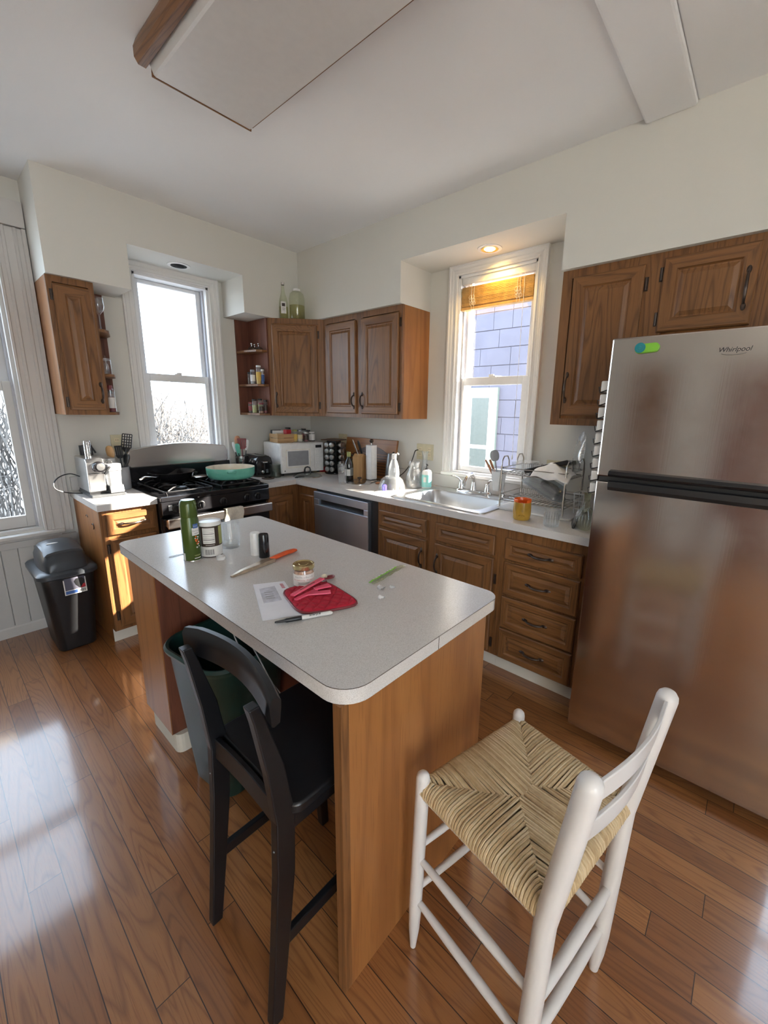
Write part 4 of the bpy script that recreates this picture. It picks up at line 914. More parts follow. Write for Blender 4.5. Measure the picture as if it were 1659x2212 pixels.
# ------------------------------------------------------------------ small things
CT = .9142; IT = IZ+.0004
def lathe_part(name, mat_, t, prof, seg=28, close=False, **k):
    mb = MB(); mb.lathe(prof, 0, 0, 0, seg, close=close); return mb.build(name, mat_, t, **k)
def cyl_label(name, mat_, t, r, z0, z1, a0, a1, seg=20):
    mb = MB(); mb.lathe([(r, z0), (r, z1)], 0, 0, 0, seg, close=False, a0=a0, a1=a1); return mb.build(name, mat_, t)
CAMA = lambda x, y: math.atan2(-3.524-y, -2.626-x)     # bearing from a thing towards the room side it faces
def arc_text(name, s, size, m, t, r, z, a, step=None):
    # letters set one by one round a cylinder
    step = step or size*.62/r; n = len(s)
    cu = []
    for i, ch in enumerate(s):
        if ch == ' ': continue
        g = a+(i-(n-1)/2)*step
        cu.append((ch, g))
    mb_objs = []
    for ch, g in cu:
        c = bpy.data.curves.new('c', 'FONT'); c.body = ch; c.size = size; c.align_x = 'CENTER'; c.align_y = 'CENTER'
        o = bpy.data.objects.new('c', c); C.objects.link(o); bpy.context.view_layer.update()
        me = bpy.data.meshes.new_from_object(o.evaluated_get(bpy.context.evaluated_depsgraph_get())); bpy.data.objects.remove(o)
        mb_objs.append((me, Matrix.Translation((r*math.cos(g), r*math.sin(g), z)) @ Matrix.Rotation(g+PI/2, 4, 'Z') @ Matrix.Rotation(PI/2, 4, 'X')))
    mb = MB()
    for me, T in mb_objs:
        mb.T = T; mb.add([tuple(v.co) for v in me.vertices], [tuple(p.vertices) for p in me.polygons]); bpy.data.meshes.remove(me)
    mb.T = None
    return mb.build(name, m, t, smooth=False)
def arc_bars(m, t, r, z, a, half, n=1, h=.0014, gap=.003):      # printed lines too small to read
    mb = MB()
    for k in range(n): mb.lathe([(r, z-k*gap), (r, z-k*gap+h)], 0, 0, 0, 10, close=False, a0=a-half+.07*(k % 2), a1=a+half-.1*(k % 2))
    return mb.build('print_lines', m, t)
# --- on the island
x, y = -1.992, -1.889; t = thing('spray_can', 'tall green cooking spray can on the island', 'spray can', (x, y, IT)); a = CAMA(x, y)
lathe_part('body', 'green_can', t, [(0, 0), (.030, 0), (.032, .003), (.032, .165), (.029, .172), (.029, .176)]); lathe_part('base_rim', 'steel', t, [(.0325, 0), (.0335, .002), (.0325, .005)])
lathe_part('cap', 'green_can', t, [(.0305, .176), (.031, .180), (.030, .225), (.027, .238), (.024, .2405), (0, .2405)]); lathe_part('cap_top', 'mint', t, [(.024, .2410), (.02, .2418), (0, .2418)])
cyl_label('logo_patch', 'label_white', t, .0324, .105, .135, a+.15, a+1.1); cyl_label('logo_oval', 'blue_label', t, .0327, .133, .150, a+.30, a+.95)
mb = MB(); rg = random.Random(3)
for k in range(16):
    g = a+rg.uniform(.45, .95); z = rg.uniform(.055, .10); mb.sphere((.0322*math.cos(g), .0322*math.sin(g), z), rg.uniform(.002, .0036), 8, 5)
    mb.m = k % 2
mb.build('popcorn_picture', ['orange_glaze', 'label_white'], t)
arc_text('brand_text', 'Great', .006, 'label_white', t, .0331, .1415, a+.62); arc_text('name_text', 'Extra', .0085, 'ink', t, .0329, .123, a+.6); arc_bars('ink', t, .0329, .112, a+.66, .25)
mb = MB()
cyl_label('barcode_patch', 'label_white', t, .0324, .006, .035, a-1.25, a-.85); arc_bars('label_white', t, .0327, .012, a+.6, .4, 1, .003)
arc_bars('olive_label', t, .0327, .025, a+.6, .4, 2)
x, y = -1.915, -1.885; t = thing('drum_tin', 'round food tin with nutrition label beside the green can', 'tin', (x, y, IT)); a = CAMA(x, y)
lathe_part('body', 'dark_label', t, [(0, 0), (.040, 0), (.041, .003), (.041, .132)], 32); cyl_label('lower_band', 'label_white', t, .0413, .004, .045, a-1.5, a+1.6)
lathe_part('lid', 'white_plastic', t, [(.0415, .128), (.0435, .130), (.0435, .143), (.041, .145), (.039, .141), (0, .141)], 32)
pn = cyl_label('nutrition_panel', 'label_white', t, .0416, .058, .122, a-.75, a+.38)
mb = MB()
for k, z in enumerate((.064, .072, .0735, .080, .088, .096, .0975, .104, .111, .117)): mb.lathe([(.0418, z), (.0418, z+(.0016 if k in (2, 6) else .0007))], 0, 0, 0, 16, close=False, a0=a-.70, a1=a+.33)
mb.build('ruled_lines', 'ink', pn)
mb = MB()
for k in range(12): g = a-.6+k*.07; mb.lathe([(.0416, .012), (.0416, .034)], 0, 0, 0, 2, close=False, a0=g, a1=g+(.035 if k % 3 else .02))
mb.build('barcode', 'ink', t); cyl_label('picture_edge', 'olive_label', t, .0415, .05, .125, a+.8, a+1.5)
arc_bars('label_white', t, .0417, .051, a-.1, .4)
x, y = -1.815, -1.845; t = thing('water_glass', 'clear glass with a little water behind the round tin', 'glass', (x, y, IT))
lathe_part('glass', 'clear', t, [(0, .008), (.034, .010), (.037, .02), (.039, .112), (.041, .112), (.041, .02), (.037, 0), (0, 0)]); lathe_part('water', 'clear', t, [(0, .0085), (.0335, .0105), (.036, .022), (0, .022)])
x, y = -1.793, -2.013; t = thing('salt_shaker', 'slim white salt shaker on the island', 'shaker', (x, y, IT)); lathe_part('body', 'white_plastic', t, [(0, 0), (.0195, 0), (.02, .002), (.019, .090), (.0175, .094), (0, .0945)])
x, y = -1.784, -2.062; t = thing('pepper_shaker', 'slim black pepper shaker beside the white one', 'shaker', (x, y, IT)); lathe_part('body', 'black_gloss', t, [(0, 0), (.021, 0), (.0215, .002), (.0195, .092), (.018, .096), (0, .0965)])
o = solo(MB().lathe([(.0, .002), (.015, .002), (.0165, .004), (.0165, .012), (.0175, .012), (.0175, 0), (0, 0)], -1.915, -1.963, IT, 24, close=False), 'bottle_cap', 'white_plastic', 'small white plastic cap in front of the round tin', 'cap')
o = solo(MB().tube([(-2.02+.02*math.cos(g)*(1.4), -1.80+.008*math.sin(g), IT+.001) for g in [i*PI/6 for i in range(9)]]+[(-1.99, -1.80, IT+.001)], .0008, 5), 'wire_loop', 'wire_chrome', 'thin bent wire loop lying beside the green can', 'wire')
# knife in sheath
kt = thing('sheathed_knife', 'knife in brown sheath with orange handle on the island', 'knife', (-1.835, -2.165, IT), rz=math.atan2(.053, .304)+0)
def kn(a): return a
mb = MB(); A0, A1 = -.140, .055
mb.loft([[(u, v0, 0), (u, v1, 0), (u, v1*.9, .010 if u > A0+.02 else .006), (u, v0*.95, .014 if u > A0+.02 else .006)] for u, v0, v1 in ((A0, -.011, .001), (A0+.05, -.015, .012), (A1-.01, -.018, .030), (A1, -.016, .030))]); mb.build('sheath', 'blade', kt, bevel=.002)
mb = MB(); mb.tube([(A1-.005, .006, .009), (A1+.02, .004, .010), (A1+.07, .006, .011), (A1+.115, .004, .010), (A1+.128, .002, .009)], [.009, .012, .013, .012, .007], 12, flat=.7); mb.build('handle', 'orange_plastic', kt)
kt.rotation_euler = (0, 0, math.atan2(-2.112+2.165, -1.667+1.971)); kt.location = (-1.842, -2.140, IT)
# jar
x, y = -1.842, -2.409; t = thing('jam_jar', 'small glass jar with gold lid and white label', 'jar', (x, y, IT)); a = CAMA(x, y)
lathe_part('glass', 'clear', t, [(0, 0), (.032, 0), (.035, .004), (.0355, .055), (.032, .062), (.032, .066)], 32); lathe_part('contents', 'bean', t, [(0, .003), (.031, .003), (.033, .007), (.033, .050), (.03, .058), (0, .06)], 28)
lathe_part('lid', 'gold_lid', t, [(.032, .062), (.0355, .064), (.036, .066), (.036, .077), (.034, .079), (.030, .0785), (.029, .077), (.016, .077), (.015, .078), (0, .078)], 36)
cyl_label('label', 'label_white', t, .0359, .009, .050, a-1.35, a+1.35, 30)
arc_text('brand_text', 'EatThisEarth', .0085, 'grey_ink', t, .0362, .041, a); arc_text('name_text', 'Strawberry Rhubarb', .0068, 'red_ink', t, .0362, .031, a); arc_bars('grey_ink', t, .0362, .022, a, .6, 3)
# envelope with windows, pot holder, clip, marker
e = thing('envelope', 'white window envelope lying partly under the red pot holder', 'envelope', (-1.965, -2.43, IT))
c1, c2, c3, c4 = (-1.960, -2.284), (-1.872, -2.335), (-1.962, -2.590), (-2.070, -2.527)
mb = MB(); mb.prism([c1, c2, c3, c4], IT, IT+.002); mb.build('paper', 'paper', e, smooth=False, world=True)
def bil(u, v): return tuple((1-u)*(1-v)*c1[i]+u*(1-v)*c2[i]+u*v*c3[i]+(1-u)*v*c4[i] for i in range(2))
mb = MB(); mb.prism([bil(.14, .17), bil(.62, .13), bil(.62, .56), bil(.14, .60)], IT+.002, IT+.0026); wf = mb.build('window_film', 'window_film', e, smooth=False, world=True)
mb = MB()
for k in range(4): v = .30+k*.06; mb.prism([bil(.24, v), bil(.48, v), bil(.48, v+.012), bil(.24, v+.012)], IT+.0026, IT+.0029)
mb.build('address_lines', 'grey_ink', wf, smooth=False, world=True)
mb = MB(); [mb.prism([bil(.80, v), bil(.90, v), bil(.90, v+.02), bil(.80, v+.02)], IT+.002, IT+.0023) for v in (.08, .12, .16, .20)]; mb.build('stamp_marks', 'red_ink', e, smooth=False, world=True)
ph = thing('pot_holder', 'red quilted pot holder lying on the island', 'pot holder', (-1.86, -2.53, IT))
q = [(-1.930, -2.402), (-1.777, -2.442), (-1.812, -2.668), (-1.985, -2.590)]
def qb(u, v): return Vector(((1-u)*(1-v)*q[0][0]+u*(1-v)*q[1][0]+u*v*q[2][0]+(1-u)*v*q[3][0], (1-u)*(1-v)*q[0][1]+u*(1-v)*q[1][1]+u*v*q[2][1]+(1-u)*v*q[3][1], 0))
def sup(u, v):      # square to rounded square
    a, b = 2*u-1, 2*v-1; k = max(abs(a), abs(b)); 
    m = (abs(a)**5+abs(b)**5)**.2 if k > 0 else 1; f = k/m if m > 0 else 1
    return .5+.5*a*f, .5+.5*b*f
def phf(u, v):
    U_, V_ = sup(u, v); p = qb(U_, V_); e_ = min(u, 1-u, v, 1-v); hgt = .0105*min(1, e_/.04)**.5 
    s1 = abs(math.sin(PI*(U_*5.2+V_*5.2))); s2 = abs(math.sin(PI*(U_*5.2-V_*5.2))); hgt *= .62+.38*min(1, min(s1, s2)*2.2)
    return (p.x, p.y, IT+.001+hgt+(.0022 if U_ < .3 else 0))
mb = MB(); mb.grid(phf, 64, 64); mb.build('quilted_pad', 'red_cloth', ph, world=True, solid=.002)
mb = MB(); pts = []
for i in range(48):
    g = 2*PI*i/48; a_, b_ = math.cos(g), math.sin(g); k = max(abs(a_), abs(b_)); U_, V_ = sup(.5+.5*a_/k, .5+.5*b_/k); p = qb(U_, V_); pts.append((p.x, p.y, IT+.0045+(.0022 if U_ < .3 else 0)))
mb.tube(pts, .0035, 6, closed=True); mb.build('binding', 'maroon', ph, world=True)
mb = MB(); cxx, cyy = -1.757, -2.436; mb.tube([(-1.780, -2.446, IT+.007)]+[(cxx+.020*math.cos(g), cyy+.013*math.sin(g), IT+.008+.004*math.sin(g/2)) for g in [PI*1.05+i*PI/7 for i in range(14)]]+[(-1.783, -2.454, IT+.007)], .0032, 6, flat=1.6); mb.build('loop', 'maroon', ph, world=True)
cl = thing('bag_clip', 'pink plastic clip resting on the red pot holder', 'clip', (-1.865, -2.50, IT+.0125))
d = Vector((-1.775+1.945, -2.485+2.486, 0)); 
def bar(mb, a, b, w, z0, z1, tw=1.): 
    A, B = Vector((*a, 0)), Vector((*b, 0)); dd = (B-A).normalized(); n = Vector((-dd.y, dd.x, 0))*w
    mb.loft([[tuple(A-n*tw+Vector((0, 0, z0))), tuple(A+n*tw+Vector((0, 0, z0))), tuple(A+n*tw+Vector((0, 0, z1))), tuple(A-n*tw+Vector((0, 0, z1)))], [tuple(B-n+Vector((0, 0, z0))), tuple(B+n+Vector((0, 0, z0))), tuple(B+n+Vector((0, 0, z1))), tuple(B-n+Vector((0, 0, z1)))]])
zb_ = IT+.0125
mb = MB(); bar(mb, (-1.952, -2.500), (-1.805, -2.462), .010, zb_+.013, zb_+.018, .8); a1 = mb.build('upper_jaw', 'pink_plastic', cl, world=True, smooth=False, bevel=.002)
mb = MB(); bar(mb, (-1.948, -2.510), (-1.86, -2.500), .009, zb_, zb_+.006, .8); bar(mb, (-1.90, -2.503), (-1.838, -2.545), .013, zb_+.001, zb_+.006, .8); mb.build('lower_jaw', 'pink_plastic', cl, world=True, smooth=False, bevel=.002)
mb = MB(); bar(mb, (-1.868, -2.500), (-1.815, -2.512), .014, zb_+.007, zb_+.012, .6); mb.build('finger_tab', 'pink_plastic', cl, world=True, smooth=False, bevel=.002)
mb = MB(); bar(mb, (-1.915, -2.490), (-1.845, -2.472), .0022, zb_+.0181, zb_+.0185); mb.build('print_lines', 'maroon', a1, world=True, smooth=False)
mk = thing('marker_pen', 'black and white permanent marker beside the envelope', 'marker', (-1.985, -2.605, IT))
A, B = Vector((-2.058, -2.571, IT+.0065)), Vector((-1.912, -2.643, IT+.0065)); D = (B-A)
mb = MB(); mb.tube([A, A+D*.02, A+D*.16, A+D*.20, A+D*.45, A+D*.455], [.0022, .003, .0042, .006, .0062, .0060], 12); mb.build('cap', 'black_plastic', mk, world=True)
mb = MB(); mb.tube([A+D*.455, A+D*.96, A+D*.985, B], [.0060, .0058, .0045, .003], 12); bd = mb.build('barrel', 'label_white', mk, world=True)
ga = math.atan2(D.y, D.x)
text('brand_text', 'Sharpie', .011, 'ink', mk, tuple(A+D*.68+Vector((-.0015, -.003, .0062))), (math.radians(28), 0, ga), world=True, italic=True)
o = solo(MB().sphere((-1.765, -2.420, IT+.010), .012, 12, 8, (1, .8, .8)), 'garlic_clove', 'garlic', 'pale garlic clove behind the red pot holder', 'garlic')
# wrapper and egg shell like scraps
wr = thing('plastic_wrapper', 'green striped clear plastic wrapper near island far edge', 'wrapper', (-1.58, -2.555, IT))
A, B = Vector((-1.683, -2.575, IT)), Vector((-1.475, -2.540, IT)); dd = (B-A).normalized(); nn = Vector((-dd.y, dd.x, 0))
mb = MB(); mb.grid(lambda u, v: tuple(A+(B-A)*u+nn*((v-.5)*.026*(1 if u > .1 else .4+u*6))+Vector((0, 0, .002+.003*math.sin(u*13+v*3)**2))), 20, 4); mb.build('film', 'pale_green_glass', wr, world=True, solid=.0005)
mb = MB(); mb.grid(lambda u, v: tuple(A+(B-A)*(u*.82)+nn*(.006+.007*v)+Vector((0, 0, .0045+.003*math.sin(u*11)**2))), 20, 2); mb.build('green_band', 'lime', wr, world=True, solid=.0005)
mb = MB()
for k in range(8): p = A+(B-A)*(.12+.085*k)+nn*.010+Vector((0, 0, .0095)); mb.sphere(tuple(p), .0035, 8, 5, (1, 1, .3))
mb.build('white_dots', 'label_white', wr, world=True)
def scrap(name, label, x, y, r, seed, m='white_plastic'):
    rg = random.Random(seed); mb = MB(); mb.grid(lambda u, v: (x+r*(u-.5)*2*(1-.4*v), y+r*(v-.5)*1.5, IT+.001+.006*math.sin(PI*u)*(.4+v)+.002*math.sin(9*u+7*v)), 8, 8); return solo(mb, name, m, label, 'scrap', solid=.0006)
scrap('foil_scrap', 'curled white scrap lying nearest the island end', -1.737, -2.672, .011, 1); scrap('foil_scrap', 'torn silver scrap beside the green wrapper', -1.682, -2.618, .013, 2, 'foil'); scrap('clear_scrap', 'tiny clear scrap right of the silver scrap', -1.655, -2.645, .010, 3, 'clear_plastic')
# --- left worktop: coffee machine and utensil tub
t = thing('coffee_machine', 'silver espresso capsule machine with clear milk jug', 'coffee machine', (-1.89, -.24, CT))
MB().box(-1.975, -1.79, -.405, -.08, CT, CT+.016).build('drip_base', 'charcoal', t, smooth=False, world=True, bevel=.004)
mb = MB(); mb.prism([(-.36, CT+.03), (-.372, CT+.22), (-.35, CT+.242), (-.09, CT+.242), (-.08, CT+.03)], -1.975, -1.882, 'x'); mb.build('body', 'silver_plastic', t, smooth=False, world=True, bevel=.006)
MB().box(-1.973, -1.795, -.355, -.10, CT+.016, CT+.032).build('foot', 'black_plastic', t, smooth=False, world=True)
MB().box(-1.880, -1.798, -.30, -.10, CT+.10, CT+.235).build('brew_head', 'silver_plastic', t, smooth=False, world=True, bevel=.008)
mb = MB(); mb.box(-1.972, -1.885, -.3735, -.36, CT+.148, CT+.1505); mb.build('panel_seam', 'charcoal', t, smooth=False, world=True)
mb = MB(); mb.lathe([(.018, .0), (.019, .01), (.0185, .10), (.016, .106), (0, .107)], -1.935, -.27, CT+.242, 24); mb.build('capsule_tower', 'chrome', t, world=True)
mb = MB(); mb.lathe([(.034, 0), (.036, -.01), (.036, -.03), (.030, -.04), (.010, -.042), (0, -.042)], -1.915, -.365, CT+.19, 26, axis='y'); ds = mb.build('coffee_spout', 'black_gloss', t, world=True)
mb = MB(); mb.lathe([(.024, -.043), (.022, -.046), (0, -.047)], -1.910, -.365, CT+.194, 24, axis='y'); mb.build('chrome_disc', 'silver_plastic', ds, world=True)
mb = MB(); mb.loft([[(x, y, z) for x, y in rrect(-1.872+e, -1.798-e, -.392+e, -.31-e, .012, 4)] for e, z in ((.003, CT+.068), (0, CT+.16), (0, CT+.162))], caps=True); mb.build('milk_jug', 'clear_plastic', t, world=True)
mb = MB(); mb.prism([(-.31, CT+.017), (-.395, CT+.017), (-.398, CT+.028), (-.388, CT+.068), (-.31, CT+.068)], -1.872, -1.795, 'x'); mb.build('jug_base', 'silver_plastic', t, smooth=False, world=True, bevel=.004)
mb = MB(); mb.loft([[(x, y, z) for x, y in rrect(-1.876, -1.796, -.398, -.30, .012, 4)] for z in (CT+.162, CT+.205)]); jl = mb.build('jug_lid', 'grey_plastic', t, world=True, bevel=.003)
MB().box(-1.862, -1.835, -.36, -.32, CT+.205, CT+.220).build('button', 'black_plastic', jl, smooth=False, world=True, bevel=.003)
mb = MB(); mb.tube([(-1.86, -.40, CT+.19), (-1.882, -.408, CT+.165), (-1.893, -.405, CT+.145)], .006, 8); mb.build('milk_spout', 'black_plastic', jl, world=True)
mb = MB(); mb.tube([(-1.93, -.06, CT+.24), (-1.93, -.05, CT+.30), (-1.87, -.05, CT+.305), (-1.845, -.05, CT+.25)], .006, 6); mb.box(-1.925, -1.86, -.052, -.046, CT+.235, CT+.30); mb.build('water_tank', 'charcoal', t, world=True)
o = solo(MB().tube(crv([(-1.978, -.18, CT+.115), (-2.03, -.20, CT+.14), (-2.09, -.235, CT+.13), (-2.125, -.26, CT+.10), (-2.125, -.27, CT+.065), (-2.09, -.27, CT+.04), (-2.04, -.25, CT+.022), (-1.985, -.22, CT+.010)]), .0035, 6), 'power_cord', 'black_plastic', 'black power cord looping off the coffee machine worktop', 'cord')
def crock(name, label, x, y, z, r, h, mat_, tools, prof=None):
    t = thing(name, label, 'utensil holder', (x, y, z)); lathe_part('tub', mat_, t, prof or [(0, 0), (r*.92, 0), (r, .01), (r, h), (r*.94, h), (r*.94, .012), (0, .012)]); return t
crock('utensil_tub', 'grey tub of black cooking tools between coffee machine and stove', -1.738, -.17, CT, .048, .155, 'grey_plastic', [])
def tool(kind, label, base, tip, mat_, mh='black_plastic', w=.03, cat='utensil', name=None, grp=None):
    b, e = Vector(base), Vector(tip); d = (e-b).normalized(); L = (e-b).length
    side = d.cross(Vector((-.60, -.80, 0))).normalized(); face = side.cross(d).normalized()
    t = thing(name or kind, label, cat, tuple(b), group=grp); mb = MB(); b0 = Vector((0, 0, 0)); eh = d*(L*.72)
    mb.tube([b0, d*L*.35, eh], [.0045, .005, .004], 8); mb.build('handle', mh, t)
    mb = MB()
    def slab(pts, th=.0025):
        mb.loft([[tuple(d*(a*L)+side*s+face*th) for a, s in pts], [tuple(d*(a*L)+side*s-face*th) for a, s in pts]])
    if kind == 'spatula':
        for k in range(4):
            s0 = -w+2*w*k/4+.002; s1 = -w+2*w*(k+1)/4-.002; slab([(.76, s0*.85), (.76, s1*.85), (.97, s1), (.97, s0)])
        slab([(.69, -w*.5), (.69, w*.5), (.765, w), (.765, -w)]); slab([(.96, -w), (.96, w), (1.0, w*.92), (1.0, -w*.92)])
    elif kind == 'turner':     # perforated grid head
        for k in range(5):
            s0 = -w+2*w*k/4.; slab([(.74, s0-.0028), (.74, s0+.0028), (1, s0+.0028), (1, s0-.0028)])
        for k in range(6):
            a = .74+.26*k/5; slab([(a-.008, -w), (a-.008, w), (a+.008, w), (a+.008, -w)])
        slab([(.66, -w*.4), (.66, w*.4), (.75, w), (.75, -w)])
    elif kind == 'spoon':
        mb.loft([[tuple(d*(L*(.70+.30*(1-math.cos(PI*i/10))/2))+side*(w*math.sin(PI*i/10)**.7*math.cos(g)+0)+face*(.006*math.sin(g))) for g in [2*PI*k/10 for k in range(10)]] for i in range(11)])
    else:
        mb.loft([[tuple(d*(L*a)+side*(s*math.cos(g))+face*(.005*math.sin(g))) for g in [2*PI*k/10 for k in range(10)]] for a, s in ((.68, .006), (.74, w*.8), (.9, w), (.98, w*.8), (1, w*.3))])
    mb.build('head', mat_, t); return t
tool('turner', 'black perforated turner standing in the grey tub', (-1.74, -.165, CT+.02), (-1.668, -.14, CT+.375), 'black_plastic', w=.030)
tool('spoon', 'wooden spoon leaning behind the coffee machine', (-1.75, -.16, CT+.02), (-1.785, -.12, CT+.30), 'beech_z', 'beech_z', w=.026)
tool('spatula', 'black slotted spatula in the grey tub', (-1.73, -.175, CT+.02), (-1.735, -.15, CT+.30), 'black_plastic', w=.026)
tool('scraper', 'second black scraper leaning right in the grey tub', (-1.73, -.165, CT+.02), (-1.69, -.155, CT+.24), 'black_plastic', w=.022)
# --- things on the range
t = thing('frying_pan', 'black frying pan with silver handle on the back left burner', 'pan', (-1.475, -.235, .9575))
lathe_part('body', 'black_gloss', t, [(0, 0), (.118, 0), (.125, .004), (.158, .056), (.162, .058), (.160, .061), (.154, .057), (.120, .008), (0, .006)], 40)
mb = MB(); hd = Vector((-.80, -.60, 0)).normalized(); o_ = hd*.155
mb.tube([o_+Vector((0, 0, .04)), hd*.19+Vector((0, 0, .042)), hd*.24+Vector((0, 0, .052)), hd*.30+Vector((0, 0, .060)), hd*.335+Vector((0, 0, .052))], [.010, .008, .010, .013, .009], 12, flat=.6); mb.build('handle', 'steel', t)
t.location = (-1.44, -.235, .9575)
t = thing('braiser_pan', 'mint green enamel shallow pan with cream inside on the stove', 'pan', (-1.090, -.44, .9575))
lathe_part('body', 'mint', t, [(0, 0), (.150, 0), (.162, .008), (.172, .030), (.176, .080), (.1745, .083)], 48); lathe_part('enamel_inside', 'cream_enamel', t, [(.1745, .083), (.170, .081), (.166, .030), (.155, .014), (0, .010)], 48)
mb = MB(); g = math.atan2(-3.08, -1.52)+.03; c, s = math.cos(g), math.sin(g); tt = Vector((-s, c, 0)); r0 = Vector((c, s, 0))
mb.tube([r0*.172-tt*.026+Vector((0, 0, .062)), r0*.192-tt*.020+Vector((0, 0, .064)), r0*.202+Vector((0, 0, .065)), r0*.192+tt*.020+Vector((0, 0, .064)), r0*.172+tt*.026+Vector((0, 0, .062))], .0075, 10); mb.build('lug_handle', 'mint', t)
t = thing('pan_lid', 'round steel lid lying between the pans at the back of the stove', 'lid', (-1.255, -.20, .9575)); lathe_part('disc', 'steel', t, [(0, .012), (.05, .010), (.085, .002), (.088, 0), (.084, 0), (0, .008)], 32); lathe_part('knob', 'black_plastic', t, [(.008, .012), (.008, .02), (.016, .026), (.014, .032), (0, .034)])
mb = MB(); rg = random.Random(9)
def tw(u, v): 
    z = .802-.115*v; yy = -.748+.004*math.sin(9*u+4*v)+(.0 if v > .1 else .0); xx = -1.305+.125*u+.02*v*(u-.3)+.008*math.sin(6*v)
    if v < .12: yy = -.748+(.12-v)/.12*.026; z = .790
    return (xx, yy, z-.02*abs(u-.5)*(v > .2))
mb.grid(tw, 16, 18); o = solo(mb, 'dish_towel', 'towel_cloth', 'white dish towel hung over the oven door handle', 'towel', solid=.004)
# --- corner and right worktop
t = thing('utensil_crock', 'steel crock of spatulas between stove and toaster', 'utensil holder', (-.835, -.13, CT)); lathe_part('tub', 'steel', t, [(0, 0), (.046, 0), (.048, .004), (.050, .165), (.047, .165), (.045, .01), (0, .01)])
mb = MB()
for k in range(5):
    for j in range(7): g = 4.1+k*.16; mb.sphere((.0495*math.cos(g), .0495*math.sin(g), .03+j*.018), .0035, 6, 4)
mb.build('perforations', 'black_matte', t)
tool('scraper', 'mint green silicone scraper in the steel crock', (-.84, -.135, CT+.02), (-.880, -.16, CT+.275), 'mint', w=.020); tool('scraper', 'white tipped scraper at the left of the steel crock', (-.845, -.125, CT+.02), (-.895, -.12, CT+.285), 'white_plastic', w=.013)
tool('spatula', 'dark red slotted spatula in the steel crock', (-.83, -.14, CT+.02), (-.825, -.14, CT+.315), 'maroon', 'maroon', w=.038); tool('scraper', 'long white spatula leaning right in the steel crock', (-.82, -.13, CT+.02), (-.765, -.12, CT+.30), 'white_plastic', w=.018)
tool('spoon', 'pink beige spoon behind the dark red spatula', (-.83, -.12, CT+.02), (-.84, -.09, CT+.335), 'terracotta', w=.026); tool('scraper', 'short mint scraper behind the steel crock front', (-.85, -.13, CT+.02), (-.865, -.145, CT+.235), 'mint', w=.016)
t = thing('toaster', 'glossy black toaster between crock and microwave', 'toaster', (-.735, -.215, CT), rz=-.10)
mb = MB(); sec = lambda w: [(-w, .012), (-w, .12), (-w*.86, .158), (-w*.55, .176), (w*.55, .176), (w*.86, .158), (w, .12), (w, .012)]
mb.loft([[(a*1., yy, z) for a, z in sec(.078 if i in (1, 2) else .070)] for i, yy in enumerate((-.135, -.120, .120, .135))]); bdy = mb.build('body', 'black_gloss', t, bevel=.006)
mb = MB(); mb.box(-.045, -.018, -.09, .09, .1755, .1775); mb.box(.018, .045, -.09, .09, .1755, .1775); mb.build('slots', 'charcoal', t, smooth=False)
mb = MB(); mb.box(-.006, .006, -.1365, -.134, .05, .13); mb.build('lever_track', 'black_matte', t, smooth=False); MB().box(-.020, .020, -.155, -.136, .118, .132).build('lever', 'chrome', t, smooth=False, bevel=.004)
mb = MB(); mb.lathe([(.014, 0), (.013, -.012), (0, -.013)], -.02, -.136, .045, 18, axis='y'); mb.build('dial', 'chrome', t)
mb = MB(); [mb.box(.012, .030, -.139, -.1355, .035+k*.011, .041+k*.011) for k in range(3)]; mb.build('buttons', 'silver_plastic', t, smooth=False)
t = thing('glass_jar', 'smoky grey glass jar in front of the toaster', 'jar', (-.700, -.435, CT)); lathe_part('glass', 'smoke', t, [(0, .004), (.040, .006), (.043, .012), (.043, .10), (.046, .104), (.046, .108), (.044, .104), (.0455, .01), (.042, 0), (0, 0)])
t = thing('wooden_trivet', 'small dark wooden trivet at the foot of the glass jar', 'trivet', (-.785, -.455, CT)); lathe_part('disc', 'dark_label', t, [(0, 0), (.05, 0), (.052, .004), (.05, .010), (0, .010)]); lathe_part('centre', 'green_glass', t, [(.0, .0105), (.03, .0105), (.028, .014), (0, .016)])
# microwave
mwr = math.atan2(-.055, .41); t = thing('microwave', 'white microwave standing in the corner', 'microwave', (-.645, -.435, CT), rz=mwr)
MB().box(0, .414, .018, .34, .022, .279).build('body', 'white_plastic', t, smooth=False, bevel=.005)
MB().box(.0, .414, -.002, .018, .022, .279).build('front_panel', 'white_plastic', t, smooth=False, bevel=.004)
dr = MB().box(.004, .318, -.012, -.002, .028, .274).build('door', 'white_plastic', t, smooth=False, bevel=.003)
mb = MB(); mb.loft([[(a, -.0125, b) for a, b in rrect(.045, .275, .070, .225, .012, 4)], [(a, -.009, b) for a, b in rrect(.062, .258, .085, .210, .008, 4)]], caps=False); mb.build('window_bezel', 'cream', dr)
MB().box(.062, .258, -.0135, -.0115, .085, .212).build('door_window', 'grey_plastic', dr, smooth=False, bevel=.002)
MB().box(.335, .395, -.0045, -.002, .232, .256).build('display', 'ink', t, smooth=False)
mb = MB(); [mb.box(.338+i*.020, .353+i*.020, -.004, -.002, .215-j*.020, .228-j*.020) for i in range(3) for j in range(7)]; mb.build('keypad', 'cloth_white', t, smooth=False)
mb = MB(); [mb.box(a, a+.02, b, b+.02, 0, .022) for a in (.02, .37) for b in (.03, .30)]; mb.build('foot', 'black_plastic', t, smooth=False)
mb = MB(); mb.lathe([(.006, -.0125), (0, -.0135)], .03, 0, .045, 12, axis='y'); mb.build('badge', 'grey_ink', t)
MT = Matrix.Translation((-.645, -.435, CT)) @ Matrix.Rotation(mwr, 4, 'Z')
def mwp(u, v, z=.2795): q_ = MT @ Vector((u, v, z)); return tuple(q_)
